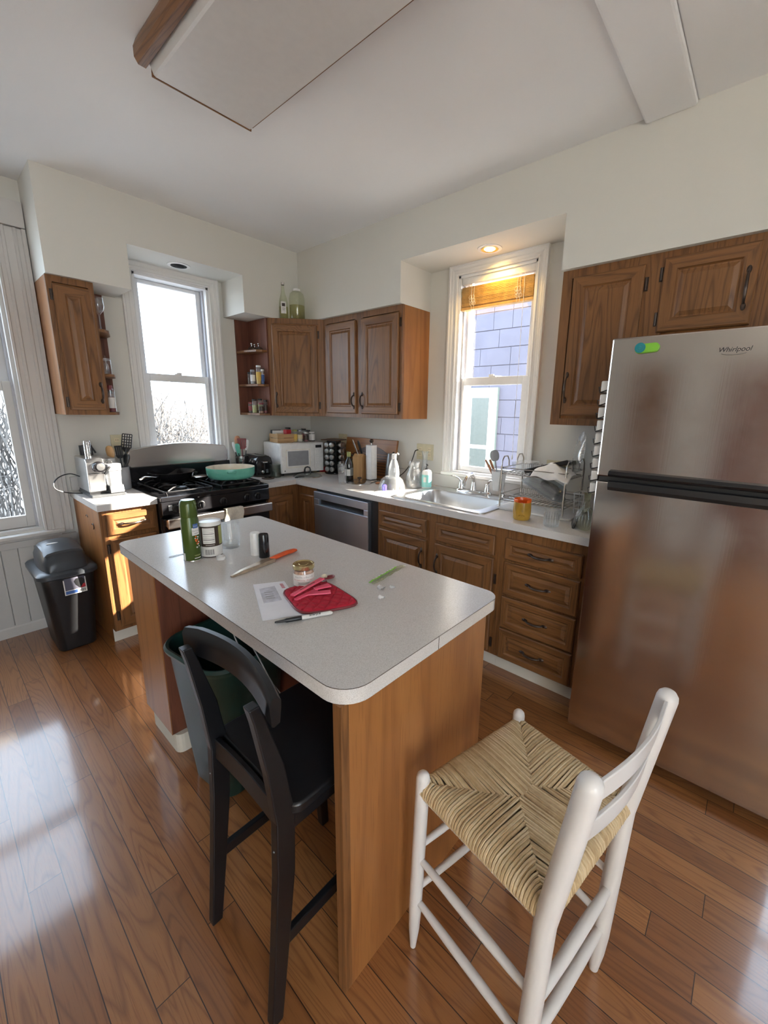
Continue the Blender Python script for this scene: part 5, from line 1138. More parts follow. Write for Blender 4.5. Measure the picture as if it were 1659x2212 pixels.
p = mwp(.075, .15); t = thing('wooden_crate', 'small slatted wooden crate on top of the microwave', 'crate', p, rz=mwr)
mb = MB()
for z in (.004, .041): mb.box(-.062, .092, -.082, -.075, z, z+.034); mb.box(-.062, .092, .075, .082, z, z+.034); mb.box(-.062, -.055, -.075, .075, z, z+.034); mb.box(.085, .092, -.075, .075, z, z+.034)
mb.build('slats', 'beech_x', t, smooth=False, bevel=.001); MB().box(-.055, .085, -.075, .075, 0, .006).build('floor_board', 'beech_x', t, smooth=False)
mb = MB(); [mb.box(a, a+.008, b, b+.008, .006, .075) for a in (-.055, .077) for b in (-.075, .067)]; mb.build('corner_post', 'beech_z', t, smooth=False)
def packet(name, label, u, v, w, d_, h, m, rz=0, tilt=0, z=.286):
    q_ = mwp(u, v, z); mb = MB(); mb.box(-w/2, w/2, -d_/2, d_/2, 0, h); o = mb.build(name, m, None, smooth=False, bevel=.002, loc=q_, rot=(tilt, 0, mwr+rz)); return tag(o, label, 'packet')
packet('food_packet', 'dark packet standing at the back of the crate', .06, .20, .09, .02, .100, 'black_plastic', .1)
packet('food_packet', 'white envelope packet sticking out of the crate', .065, .165, .10, .006, .096, 'label_white', -.1); packet('food_packet', 'cream packet at the front left of the crate', .055, .115, .07, .02, .075, 'cream', .1)
packet('food_packet', 'bright red packet on top in the crate', .125, .11, .05, .045, .105, 'red_plastic', .2)
def jar(name, label, p, r, h, cap, capr=None, body='clear', fill=None, fh=.7, lab=None, lz=(.2, .65), capm=None, cat='jar', grp=None, caph=.014, tubes=False, facing=None):
    t = thing(name, label, cat, p, group=grp); capr = capr or r*.92; a = CAMA(p[0], p[1])
    lathe_part('body', body, t, [(0, 0), (r*.93, 0), (r, r*.1), (r, h*.84), (capr*.92, h*.9), (capr*.92, h-caph)], 20)
    if fill: lathe_part('contents', fill, t, [(0, .002), (r*.90, .003), (r*.92, h*fh*.8), (0, h*fh*.82)], 16)
    if lab: cyl_label('label', lab, t, r*1.015, h*lz[0], h*lz[1], a-1.3, a+1.3, 14)
    lathe_part('lid', cap, t, [(capr, h-caph), (capr*1.02, h-caph+.001), (capr*1.02, h-.001), (capr*.95, h), (0, h)], 20); return t
jar('spice_jar', 'tall jar with black lid behind the crate', mwp(.175, .20), .026, .125, 'black_plastic', fill='towel_cloth', lab='olive_label'); jar('spice_jar', 'jar with gold label next to the crate', mwp(.20, .12), .024, .108, 'olive_label', fill='yellow_label', lab='yellow_label')
jar('spice_jar', 'clear jar of pale spice third along the microwave', mwp(.25, .12), .025, .108, 'grey_plastic', fill='towel_cloth', lab='cream', lz=(.25, .6)); jar('spice_jar', 'jar with white cap on the microwave', mwp(.30, .10), .021, .088, 'white_plastic', fill='maroon', lab='dark_label')
jar('spice_jar', 'dark narrow jar behind the white capped jar', mwp(.31, .16), .024, .115, 'black_plastic', fill='dark_label', lab='maroon'); jar('spice_jar', 'wide white lidded jar at the right end of the microwave', mwp(.365, .11), .030, .090, 'white_plastic', fill='dark_label', lab='label_white', lz=(.15, .75))
jar('spice_jar', 'black lidded jar behind the wide white lidded jar', mwp(.36, .18), .027, .10, 'black_plastic', fill='grape', lab='dark_label')
jar('spice_jar', 'slim jar with pale cap behind the two dark jars', mwp(.335, .215), .016, .105, 'cream', fill='bean', lab='maroon')
# lid on counter
t = thing('glass_pan_lid', 'glass pan lid with arched black handle in front of the microwave', 'lid', (-.475, -.575, CT)); lathe_part('rim', 'steel', t, [(.118, 0), (.122, .002), (.120, .006), (.114, .008)], 40); lathe_part('glass_dome', 'smoke', t, [(.116, .006), (.08, .020), (.03, .028), (0, .029)], 36)
mb = MB(); fa = math.atan2(-2.95, -2.15); c, s = -math.sin(fa), math.cos(fa)
mb.tube([(c*a, s*a, z) for a, z in ((-.024, .026), (-.024, .055), (-.019, .075), (0, .083), (.019, .075), (.024, .055), (.024, .026))], .007, 8, flat=.9); mb.build('handle', 'black_plastic', t)
mb = MB(); mb.lathe([(.02, .0272), (.018, .03), (0, .031)], 0, 0, 0, 16, close=False); mb.build('handle_base', 'black_plastic', t)
o = solo(MB().tube([(-.60, -.62, CT+.006), (-.56, -.66, CT+.007), (-.535, -.685, CT+.006)] if 0 else [(-.615, -.590, CT+.006), (-.580, -.600, CT+.007), (-.545, -.622, CT+.006)], [.005, .008, .006], 8), 'peeler', 'black_plastic', 'small black handled tool in front of the glass lid', 'tool')
t = thing('red_dish', 'red dish behind the glass lid in the corner', 'dish', (-.19, -.42, CT)); lathe_part('bowl', 'red_plastic', t, [(0, 0), (.05, 0), (.075, .03), (.08, .032), (.076, .034), (.05, .006), (0, .005)]); lathe_part('plate', 'cream', t, [(.0, .0), (.092, 0), (.095, .004), (.092, .006), (.08, .004)]) 
# spice carousel
t = thing('spice_carousel', 'revolving black spice rack of silver capped jars', 'spice rack', (-.185, -.585, CT), rz=.35)
lathe_part('turntable', 'black_gloss', t, [(0, 0), (.085, 0), (.087, .006), (.085, .012), (.05, .016), (0, .016)], 32); mb = MB(); mb.box(-.046, .046, -.046, .046, .016, .305); mb.build('frame', 'black_plastic', t, smooth=False, bevel=.002)
mb = MB(); mb.box(-.085, .085, -.085, .085, .300, .308); mb.build('top_board', 'walnut_x', t, smooth=False, bevel=.003)
CR = Matrix.Translation((-.185, -.585, CT)) @ Matrix.Rotation(.35, 4, 'Z')
first = None; rows = ['bottom', 'second lowest', 'middle', 'second highest', 'top']
for g, side in ((PI, 'stove'), (-PI/2, 'sink')):
    for col_, cn in ((-1, 'left' if side == 'sink' else 'right'), (1, 'right' if side == 'sink' else 'left')):
        for row in range(5):
            loc = CR @ (Matrix.Rotation(g, 4, 'Z') @ Vector((.048, col_*.0235, .046+row*.054)))
            if first is None:
                first = thing('spice_jar', '', '', tuple(loc), group='spice jars in the revolving rack')
                mb = MB(); mb.lathe([(.0, 0), (.0205, .0), (.021, .003), (.021, .020), (.0195, .026)], 0, 0, 0, 16, axis='x'); mb.build('glass', 'smoke', first)
                mb = MB(); mb.lathe([(.0225, .024), (.023, .026), (.023, .040), (.021, .044), (.012, .046), (0, .0465)], 0, 0, 0, 18, axis='x'); mb.build('cap', 'silver_plastic', first)
                r = first
            else:
                r = first.copy(); C.objects.link(r); r.location = loc
                for ch in first.children: cc = ch.copy(); C.objects.link(cc); cc.parent = r
            r.rotation_euler = (0, 0, .35+g); r['category'] = 'jar'; r['label'] = 'silver capped jar in the revolving rack, %s row, %s column of its %s side' % (rows[row], cn, side)
mb = MB(); mb.tube([(0, 0, 0), (.07, .01, .004), (.15, .02, .0)], [.004, .006, .004], 6, flat=.4); o = mb.build('spoon', 'beech_x', None, loc=(-.235, -.545, CT+.313), rot=(0, 0, -.9)); tag(o, 'wooden stirrer lying on top of the revolving rack', 'spoon')
t = thing('wine_bottle', 'dark green wine bottle with white label behind the tumbler', 'bottle', (-.365, -.985, CT)); a = CAMA(-.365, -.985)
lathe_part('glass', 'green_glass', t, [(0, 0), (.033, 0), (.036, .004), (.036, .13), (.031, .155), (.016, .185), (.0145, .225), (.016, .227), (.016, .235), (0, .236)]); lathe_part('wine', 'black_gloss', t, [(0, .003), (.033, .004), (.034, .12), (.029, .152), (.012, .182), (0, .19)]); cyl_label('label', 'label_white', t, .0364, .045, .098, a-1.2, a+.3); cyl_label('back_label', 'grey_ink', t, .0364, .045, .11, a+.3, a+1.3); lathe_part('neck_foil', 'olive_label', t, [(.0155, .18), (.0155, .2), (.0165, .2355), (0, .2365)])
t = thing('tumbler', 'tall clear empty tumbler on the right worktop', 'glass', (-.502, -1.062, CT)); lathe_part('glass', 'clear', t, [(0, .010), (.029, .012), (.034, .155), (.036, .155), (.031, .004), (.029, 0), (0, 0)])
t = thing('knife_block', 'blond wooden knife block leaning back with knives', 'knife block', (-.235, -.985, CT), rz=.30)
mb = MB(); mb.prism([(-.06, 0), (.06, 0), (.09, .165), (-.02, .215), (-.055, .19)], -.045, .045, 'y'); mb.build('block', 'beech_z', t, smooth=False, bevel=.003)
def kh(label, b, e, m, w=.008):
    b, e = Vector(b), Vector(e); mb = MB(); mb.tube([b, b.lerp(e, .3), b.lerp(e, .8), e], [w*.8, w, w*1.05, w*.6], 8, flat=.7); c0 = base_at(mb); o = mb.build('kitchen_knife', m); o.location = c0; tag(o, label, 'knife')
kh('steel handled knife standing highest in the knife block', (-.262, -.985, 1.12), (-.296, -.955, 1.245), 'steel', .007); kh('black handled knife at the back of the knife block', (-.205, -.97, 1.125), (-.235, -.955, 1.235), 'black_plastic', .011)
kh('short black handled knife on the left of the block', (-.265, -.96, 1.09), (-.335, -.93, 1.15), 'black_plastic', .008); kh('lower black handled knife on the left of the block', (-.270, -.955, 1.06), (-.330, -.915, 1.11), 'black_plastic', .008); kh('lowest black handled knife on the left of the block', (-.272, -.95, 1.03), (-.328, -.91, 1.075), 'black_plastic', .008)
t = thing('paper_towel_holder', 'white paper towel roll on a steel stand', 'paper towel', (-.235, -1.115, CT)); lathe_part('base', 'steel', t, [(0, 0), (.078, 0), (.080, .004), (.076, .010), (.02, .014), (0, .014)], 36); lathe_part('pole', 'steel', t, [(.006, .012), (.006, .315), (0, .316)], 12); mb = MB(); mb.sphere((0, 0, .326), .017, 16, 10); mb.build('finial', 'bronze', t)
lathe_part('paper_roll', 'cloth_white', t, [(.012, .018), (.044, .018), (.0445, .02), (.0445, .291), (.044, .293), (.012, .293)], 32); MB().box(-.0455, -.043, -.045, .0, .018, .293).build('loose_sheet', 'cloth_white', t, smooth=False)
t = thing('steel_lid', 'flat shiny steel lid in front of the paper towels', 'lid', (-.375, -1.12, CT)); lathe_part('disc', 'steel', t, [(0, .010), (.05, .012), (.095, .007), (.103, .004), (.103, 0), (0, .0)], 40); lathe_part('knob', 'bronze', t, [(.006, .012), (.006, .028), (.018, .036), (.018, .042), (.010, .047), (0, .048)])
t = thing('cutting_board', 'framed wooden cutting board leaning on the right wall', 'cutting board', (-.04, -.92, CT))
def bdT(y, z, w): return (-.022-.055*(1-(z-CT)/.33)-w, y, z)
mb = MB(); y0, y1 = -1.225, -.60; z0, z1 = CT, CT+.325
mb.loft([[bdT(y0, z0, 0), bdT(y1, z0, 0), bdT(y1, z1, 0), bdT(y0, z1, 0)], [bdT(y0, z0, .018), bdT(y1, z0, .018), bdT(y1, z1, .018), bdT(y0, z1, .018)]]); mb.build('board', 'oak_side_y', t, smooth=False, world=True, bevel=.003)
mb = MB(); pts = [(-1.19, CT+.02), (-.70, CT+.02), (-.70, CT+.16)]+[(-.70-.49*i/14, CT+.18+.085*math.sin(PI*i/14)) for i in range(15)]+[(-1.19, CT+.16)]
for i_, q_ in enumerate([0]): mb.loft([[bdT(a, b, .0182) for a, b in pts], [bdT(a, b, .021) for a, b in pts]])
ins = mb.build('dark_inlay', 'walnut_x', t, smooth=False, world=True)
mb = MB()
for k in range(8): z = CT+.04+k*.022; mb.loft([[bdT(-1.17, z, .0212), bdT(-.72, z, .0212), bdT(-.72, z+.006, .0212), bdT(-1.17, z+.006, .0212)], [bdT(-1.17, z, .0245), bdT(-.72, z, .0245), bdT(-.72, z+.006, .0245), bdT(-1.17, z+.006, .0245)]])
mb.build('raised_ridges', 'oak_side_y', ins, smooth=False, world=True)
t = thing('electric_kettle', 'slim steel and black kettle beside the paper towels', 'kettle', (-.215, -1.318, CT)); lathe_part('base', 'black_plastic', t, [(0, 0), (.052, 0), (.055, .006), (.052, .05), (.048, .055), (0, .055)]); lathe_part('body', 'dark_steel', t, [(.050, .05), (.046, .12), (.034, .22), (.028, .24), (0, .242)]); mb = MB(); mb.tube([(.045, -.02, .06), (.075, -.035, .10), (.070, -.032, .19), (.03, -.012, .245)] if 0 else [(-.01, -.045, .06), (-.012, -.072, .11), (-.010, -.062, .20), (0, -.02, .248)], .010, 8); mb.build('handle', 'black_plastic', t)
t = thing('water_bottle', 'clear plastic water bottle with white flip cap and purple base', 'bottle', (-.385, -1.500, CT)); lathe_part('bottle', 'clear_plastic', t, [(0, .0), (.036, 0), (.040, .006), (.040, .05), (.038, .09), (.0405, .12), (.036, .17), (.022, .215), (.015, .225), (.015, .24)]); lathe_part('water', 'clear', t, [(0, .004), (.036, .006), (.037, .05), (.0355, .09), (.038, .12), (.034, .16), (0, .162)])
lathe_part('cap', 'white_plastic', t, [(.017, .225), (.018, .228), (.018, .252), (.014, .262), (0, .264)]); mb = MB(); mb.tube([(0, -.012, .262), (.0, -.034, .268), (0, -.045, .262)], [.004, .006, .005], 8); mb.build('flip_top', 'white_plastic', t)
t = thing('purple_pot', 'tiny purple bottle at the foot of the water bottle', 'bottle', (-.462, -1.478, CT)); lathe_part('body', 'purple_liquid', t, [(0, 0), (.016, 0), (.018, .006), (.018, .035), (.010, .045), (0, .046)])
t = thing('glass_bowl', 'upturned clear glass bowl beside the sink', 'bowl', (-.435, -1.62, CT+.008 if 0 else CT)); lathe_part('bowl', 'clear', t, [(.104, 0), (.108, .002), (.106, .008), (.100, .010), (.094, .05), (.078, .088), (.060, .104), (.050, .106), (.048, .110), (.040, .106), (0, .104)], 40); lathe_part('inner_wall', 'clear', t, [(.100, .004), (.096, .012), (.089, .05), (.073, .084), (.055, .099), (0, .100)], 40)
t.location = (-.455, -1.545, CT)
t = thing('glass_carafe', 'wide necked clear glass carafe behind the upturned bowl', 'carafe', (-.228, -1.560, CT)); lathe_part('glass', 'clear', t, [(0, 0), (.052, 0), (.060, .01), (.064, .06), (.058, .11), (.042, .145), (.038, .165), (.044, .190), (.048, .197), (.046, .198), (.040, .188), (.035, .165), (.039, .144), (.055, .108), (.061, .06), (.056, .012), (0, .008)], 36)
t = thing('glass_vase', 'tall slim clear glass bottle against the right wall', 'vase', (-.095, -1.560, CT)); lathe_part('glass', 'clear', t, [(0, 0), (.034, 0), (.037, .01), (.036, .09), (.026, .14), (.020, .18), (.022, .24), (.030, .268), (.028, .268), (.019, .238), (.017, .18), (.033, .09), (0, .01)], 32)
t = thing('cruet', 'small stoppered glass cruet left of the carafe', 'bottle', (-.075, -1.455, CT)); lathe_part('glass', 'clear', t, [(0, 0), (.030, 0), (.034, .01), (.033, .09), (.016, .13), (.012, .165), (.020, .176), (.020, .182), (0, .19)])
t = thing('soap_pump', 'aqua hand soap bottle with white shoulders and black pump', 'soap', (-.170, -1.640, CT)); a = CAMA(-.17, -1.64); lathe_part('bottle', 'white_plastic', t, [(0, 0), (.034, 0), (.037, .004), (.037, .118), (.030, .135), (.014, .142), (0, .142)]); cyl_label('aqua_label', 'aqua', t, .0374, .012, .105, a-1.7, a+1.7, 26); cyl_label('white_square', 'label_white', t, .0377, .050, .088, a-.7, a-.1, 8)
mb = MB(); mb.lathe([(.012, .14), (.012, .152), (.004, .154), (.004, .178), (.008, .180), (.008, .185), (0, .186)], 0, 0, 0, 14); mb.tube([(0, 0, .182), (-.02, -.022, .182), (-.026, -.028, .176)], .0035, 6); mb.build('pump', 'black_plastic', t)
o = solo(MB().tube(crv([(-.004, -1.418, 1.178), (-.05, -1.425, 1.172), (-.07, -1.42, 1.12), (-.085, -1.40, 1.06), (-.12, -1.37, 1.0), (-.17, -1.345, .96), (-.19, -1.335, .935)]), .004, 6), 'power_cord', 'black_plastic', 'black kettle cord plugged into the wall outlet', 'cord')
t = thing('fork', 'fork lying on the sunny worktop left of the glass bowl', 'fork', (-.50, -1.44, CT)); mb = MB(); A, B = Vector((-.06, -.03, .003)), Vector((.055, -.01, .006)); mb.tube([A, A.lerp(B, .5), B], [.004, .0025, .003], 6, flat=.5); mb.build('handle', 'wire_chrome', t); mb = MB()
for k in range(4): mb.tube([B+Vector((0, (k-1.5)*.003, 0)), B+Vector((.018, (k-1.5)*.006, .003)), B+Vector((.045, (k-1.5)*.006, .002))], .0013, 5)
mb.build('tines', 'wire_chrome', t)
o = solo(MB().sphere((-.31, -1.262, CT+.009), .02, 12, 6, (1.2, .8, .45)), 'sponge_scrap', 'terracotta', 'small peach coloured lump beside the steel lid', 'food')
t = thing('glass_mug', 'clear glass mug lying in the sink', 'mug', (-.46, -1.83, .79)); t.rotation_euler = (.15, .1, .3); lathe_part('glass', 'clear', t, [(0, .006), (.038, .008), (.040, .10), (.043, .10), (.043, .006), (.04, 0), (0, 0)]); mb = MB(); mb.tube([(.0, -.042, .08), (.0, -.066, .075), (0, -.070, .05), (0, -.060, .03), (0, -.042, .025)], .005, 8); mb.build('handle', 'clear', t)
t.location = (-.46, -1.84, .772)
# dish rack
R_ = thing('dish_rack', 'two-tier chrome wire dish rack full of dishes', 'dish rack', (-.22, -2.55, CT))
ax0, ax1, ay0, ay1 = -.375, -.085, -2.745, -2.362; z1_, z2_ = CT+.055, CT+.215
for (x, y) in ((ax0, ay1), (ax0, ay0), (ax1, ay0), (ax1, ay1)): MB().rod((x, y, CT+.014), (x, y, z2_+.045), .0055, 10).build('post', 'wire_chrome', R_, world=True)
for y in (ay1, ay0):
    for xc_ in (ax0+.045, ax1-.045):
        MB().tube([(xx, y, zz) for xx, zz in ((xc_-.045, z2_+.04), (xc_-.042, z2_+.075), (xc_-.02, z2_+.10), (xc_+.02, z2_+.10), (xc_+.042, z2_+.075), (xc_+.045, z2_+.04))], .004, 8).build('hoop', 'wire_chrome', R_, world=True)
def tier(z, nm):
    mb = MB(); mb.tube([(x, y, z) for x, y in rrect(ax0, ax1, ay0, ay1, .015, 3)], .0035, 6, closed=True); mb.tube([(x, y, z+.035) for x, y in rrect(ax0, ax1, ay0, ay1, .015, 3)], .003, 6, closed=True)
    for k in range(15): y = ay0+(ay1-ay0)*(k+.5)/15; mb.tube([(ax0, y, z), (ax0+.02, y, z-.006), (ax1-.02, y, z-.006), (ax1, y, z)], .0018, 5)
    for k in range(4): x = ax0+(ax1-ax0)*(k+.5)/4; mb.tube([(x, ay0, z-.004), (x, ay1, z-.004)], .002, 5)
    for k in range(7): y = ay1-.03-k*.025; mb.tube([(-.14, y, z), (-.14, y, z+.045), (-.155, y, z+.052), (-.17, y, z+.045), (-.17, y, z)], .0018, 5)
    return mb.build(nm, 'wire_chrome', R_, world=True)
tier(z1_, 'lower_shelf'); tier(z2_, 'upper_shelf')
mb = MB(); mb.loft([[(x, y, z) for x, y in rrect(-.40, -.075, -2.80, -2.345, .03, 4)] for z in (CT, CT+.012)], caps=True); mb.build('drip_tray', 'white_plastic', R_, world=True, bevel=.003)
t = thing('cutlery_cup', 'white plastic cutlery cup hanging at the left of the dish rack', 'utensil holder', (-.335, -2.325, CT+.10)); mb = MB(); mb.loft([[(x, y, z) for x, y in rrect(-a, a, -b, b, .012, 3)] for a, b, z in ((.035, .022, 0), (.050, .034, .135), (.047, .031, .135), (.033, .020, .004))]); mb.build('cup', 'clear_plastic', t); mb = MB(); mb.loft([[(x, y, z) for x, y in rrect(-a, a, -b, b, .012, 3)] for a, b, z in ((.0345, .0215, 0.001), (.0475, .0315, .12))], caps=False); mb.build('lining', 'cloth_white', t)
tool('spoon', 'grey ladle standing tallest in the cutlery cup', (-.33, -2.325, CT+.12), (-.335, -2.28, CT+.345), 'grey_plastic', 'grey_plastic', w=.030, cat='ladle', name='ladle')
for lab, p0, p1 in (('wooden handled knife leaning left in the cutlery cup', (-.34, -2.32, CT+.14), (-.37, -2.245, CT+.285)), ('second wooden handled knife in the cutlery cup', (-.33, -2.325, CT+.14), (-.345, -2.262, CT+.285)), ('third wooden handled knife beside the ladle', (-.34, -2.33, CT+.14), (-.36, -2.262, CT+.255))):
    mb = MB(); mb.tube([Vector(p0), Vector(p0).lerp(Vector(p1), .5), Vector(p1)], [.005, .009, .008], 8, flat=.7); solo(mb, 'table_knife', 'terracotta', lab, 'knife')
t = thing('black_tray', 'flat black plastic tray propped on the upper dish rack', 'tray', (-.225, -2.60, z2_+.035)); mb = MB(); mb.box(-.10, .10, -.125, .125, 0, .026); mb.build('tray', 'black_gloss', t, smooth=False, bevel=.004, rot=(-.30, .10, .10)); mb = MB(); mb.box(-.1015, -.100, -.06, -.02, .005, .020); mb.build('sticker', 'label_white', t, smooth=False, rot=(-.30, .10, .10))
mb = MB()
def sheet(u, v):
    x = -.405+.14*v; y = -2.555-.215*u; e = 4*u*(1-u); return (x+.010*math.sin(5*u), y, z2_+.034+.060*e*(1-.5*u)*min(1, v*2.5)-.028*max(0, 1-v*2.5)+.006*math.sin(11*u+5*v)-.012*u)
mb.grid(sheet, 22, 10); solo(mb, 'plastic_bag', 'cloth_white', 'crumpled white plastic bag draped on the upper dish rack', 'bag', solid=.0015)
t = thing('glass_lid_container', 'clear container lying on the left of the upper dish rack', 'container', (-.24, -2.45, z2_+.012)); mb = MB(); mb.loft([[(x, y, z) for x, y in rrect(-a, a, -b, b, .02, 3)] for a, b, z in ((.09, .055, .055), (.085, .05, .002), (.0, .0, 0) if 0 else (.08, .045, 0))]); mb.build('box', 'clear_plastic', t)
t = thing('fluted_glass_plate', 'upright fluted clear glass plate at the right of the rack', 'plate', (-.13, -2.685, z2_+.01)); mb = MB()
mb.lathe([(0, 0), (.05, .002), (.07, .010), (.125, .018), (.128, .021), (.07, .014), (0, .005)], 0, 0, .125, 48, axis='x'); 
mb.build('plate', 'clear', t); mb = MB()
for k in range(30): g = 2*PI*k/30; mb.tube([(.010, .072*math.cos(g), .125+.072*math.sin(g)), (.018, .123*math.cos(g), .125+.123*math.sin(g))], .0022, 4)
mb.build('flutes', 'label_white' if 0 else 'clear_plastic', t); t.rotation_euler = (0, .12, -1.05)
t = thing('plastic_container', 'grey clear plastic tub leaning in the lower dish rack', 'container', (-.23, -2.57, z1_+.004)); mb = MB(); mb.loft([[(x, y, z) for x, y in rrect(-a, a, -b, b, .03, 5)] for a, b, z in ((.088, .125, 0), (.088, .125, .008), (.082, .118, .010), (.070, .105, .060), (.066, .10, .066))]); mb.build('tub', 'grey_clear', t, rot=(.46, 0, 0), loc=(0, .0, .062)); mb = MB(); mb.loft([[(x, y, z) for x, y in rrect(-a, a, -b, b, .03, 5)] for a, b, z in ((.090, .127, -.001), (.090, .127, .004))]); mb.build('rim', 'clear_plastic', t, rot=(.46, 0, 0), loc=(0, 0, .062))
t = thing('black_pan', 'black pan leaning behind the plastic tub in the lower rack', 'pan', (-.20, -2.60, z1_+.02)); mb = MB(); mb.lathe([(0, 0), (.065, 0), (.078, .02), (.080, .021), (.068, -.004), (0, -.005)], 0, 0, 0, 32, close=False); mb.build('body', 'black_gloss', t, rot=(.5, 0, 0), loc=(.065, .02, .03))
t = thing('white_basket', 'small white plastic basket on the right of the lower rack', 'basket', (-.185, -2.785, CT+.012)); mb = MB(); 
for z in (.03, .075, .115): mb.tube([(x, y, z) for x, y in rrect(-.055, .055, -.035, .035, .012, 3)], .004 if z > .1 else .002, 6, closed=True)
for x, y in rrect(-.055, .055, -.035, .035, .012, 3)[::2]: mb.rod((x*.85, y*.85, .0), (x, y, .115), .002, 5)
mb.build('frame', 'white_plastic', t)
t = thing('orange_cup', 'ochre ceramic tumbler with orange inside before the dish rack', 'cup', (-.528, -2.579, CT)); a = CAMA(-.528, -2.579)
lathe_part('body', 'ochre_glaze', t, [(0, 0), (.040, 0), (.046, .008), (.049, .05), (.046, .098)], 36); mb = MB(); mb.lathe([(.046, .098), (.047, .113), (.044, .114), (.0415, .098)], 0, 0, 0, 24, close=False, a0=a+.55, a1=a+2*PI-.55); mb.build('raised_rim', 'orange_glaze', t); lathe_part('inside', 'orange_glaze', t, [(.046, .0985), (.0425, .099), (.043, .05), (.038, .012), (0, .010)], 36)
mb = MB(); mb.tube([(.047*math.cos(a+g), .047*math.sin(a+g), z) for g, z in ((-.05, .10), (.02, .075), (.10, .055), (0, .05), (-.08, .056))], .0035, 8); mb.tube([(.048*math.cos(a+g), .048*math.sin(a+g), z) for g, z in ((-.35, .026), (-.1, .033), (0, .029), (.1, .033), (.35, .026))], .003, 8); mb.build('moulded_relief', 'ochre_glaze', t)
t = thing('ribbed_glass', 'short ribbed clear glass right of the ochre cup', 'glass', (-.552, -2.755, CT)); lathe_part('glass', 'clear', t, [(0, .012), (.034, .012), (.038, .09), (.0405, .09), (.038, .004), (.034, 0), (0, 0)]); mb = MB()
for k in range(18): g = 2*PI*k/18; mb.rod((.0365*math.cos(g), .0365*math.sin(g), .004), (.0395*math.cos(g), .0395*math.sin(g), .065), .0022, 5)
mb.build('ribs', 'clear', t)
t = thing('ribbed_vase', 'ribbed pale glass vase half hidden by the fridge', 'vase', (-.500, -2.905, CT)); lathe_part('glass', 'pale_green_glass', t, [(0, 0), (.025, 0), (.046, .025), (.050, .05), (.040, .085), (.020, .115), (.014, .145), (.018, .19), (.016, .19), (.012, .145)], 32); mb = MB()
for k in range(20): g = 2*PI*k/20; mb.tube([(r_*math.cos(g), r_*math.sin(g), z) for r_, z in ((.030, .006), (.047, .026), (.051, .05), (.041, .085), (.021, .115))], .0018, 5)
mb.build('ribs', 'clear', t)
t = thing('phone', 'black phone on edge beside the ribbed vase', 'phone', (-.475, -2.838, CT)); mb = MB(); mb.box(-.055, .055, -.006, .006, 0, .045); mb.build('body', 'black_plastic', t, smooth=False, bevel=.004, rot=(.35, 0, .35))
MB().box(-.045, .045, -.0075, -.0062, .006, .039).build('screen', 'black_gloss', t, smooth=False, rot=(.35, 0, .35))
# --- shelves: jars left of the diagonal cabinet
for lab, x, y, zz, r, h, cap, fill, labm in (
    ('white shaker jar on the middle end shelf', -.722, -.20, 1.68, .020, .115, 'grey_plastic', 'grey_plastic', 'label_white'), ('yellow jar with white cap on the middle end shelf', -.693, -.245, 1.68, .021, .150, 'white_plastic', 'yellow_label', 'yellow_label'),
    ('slim blue and white jar on the middle end shelf', -.668, -.262, 1.68, .014, .120, 'white_plastic', 'blue_label', 'blue_label'), ('jar with white and black label on the middle end shelf', -.652, -.225, 1.68, .021, .130, 'dark_label', 'maroon', 'label_white'),
    ('clear spice jar at the left of the bottom end shelf', -.722, -.20, 1.4426, .020, .115, 'black_plastic', 'olive_label', None), ('short brown jar on the bottom end shelf', -.690, -.250, 1.4426, .022, .085, 'maroon', 'bean', 'dark_label'),
    ('dark green jar on the bottom end shelf', -.672, -.205, 1.4426, .020, .120, 'black_plastic', 'green_can', 'olive_label'), ('black labelled jar at the right of the bottom end shelf', -.654, -.255, 1.4426, .0175, .110, 'black_plastic', 'maroon', 'dark_label'),
    ('dark jar behind on the middle end shelf', -.70, -.12, 1.68, .022, .10, 'black_plastic', 'dark_label', None), ('small dark jar behind on the bottom end shelf', -.71, -.12, 1.4426, .022, .09, 'maroon', 'dark_label', 'maroon')):
    jar('spice_jar', lab, (x, y, zz), r, h, cap, fill=fill, lab=labm)
for lab, x, y, s_ in (('small green glass lid left on the top end shelf', -.715, -.20, .85), ('green glass lid with knob front on the top end shelf', -.675, -.235, 1.), ('green glass lid right on the top end shelf', -.668, -.165, .9)):
    t = thing('pot_cover', lab, 'lid', (x, y, 1.9532)); lathe_part('dome', 'smoke', t, [(.036*s_, 0), (.038*s_, .004), (.03*s_, .018), (.012, .028), (0, .03)], 24); lathe_part('knob', 'steel', t, [(.004, .028), (.004, .04), (.009, .046), (.008, .052), (0, .054)], 14)
# bottles on top of the corner cabinet
t = thing('tall_bottle', 'slim green glass bottle with oval label on the corner cabinet', 'bottle', (-.517, -.383, ZT)); a = CAMA(-.517, -.383)
lathe_part('glass', 'pale_green_glass', t, [(0, 0), (.032, 0), (.035, .004), (.035, .12), (.030, .15), (.014, .20), (.011, .235), (.012, .262), (.010, .262)]); lathe_part('liquid', 'amber_liquid', t, [(0, .004), (.031, .004), (.032, .09), (0, .09)]); lathe_part('cap', 'steel', t, [(.013, .255), (.0135, .258), (.0135, .272), (0, .273)])
mb = MB(); mb.lathe([(.0354, z) for z in (.035, .125)], 0, 0, 0, 14, close=False, a0=a-.62, a1=a+.62); mb.build('label', 'label_white', t); cyl_label('label_crest', 'dark_label', t, .0357, .088, .112, a-.35, a+.35, 8); arc_bars('dark_label', t, .0358, .072, a, .35, 2, .003, .012)
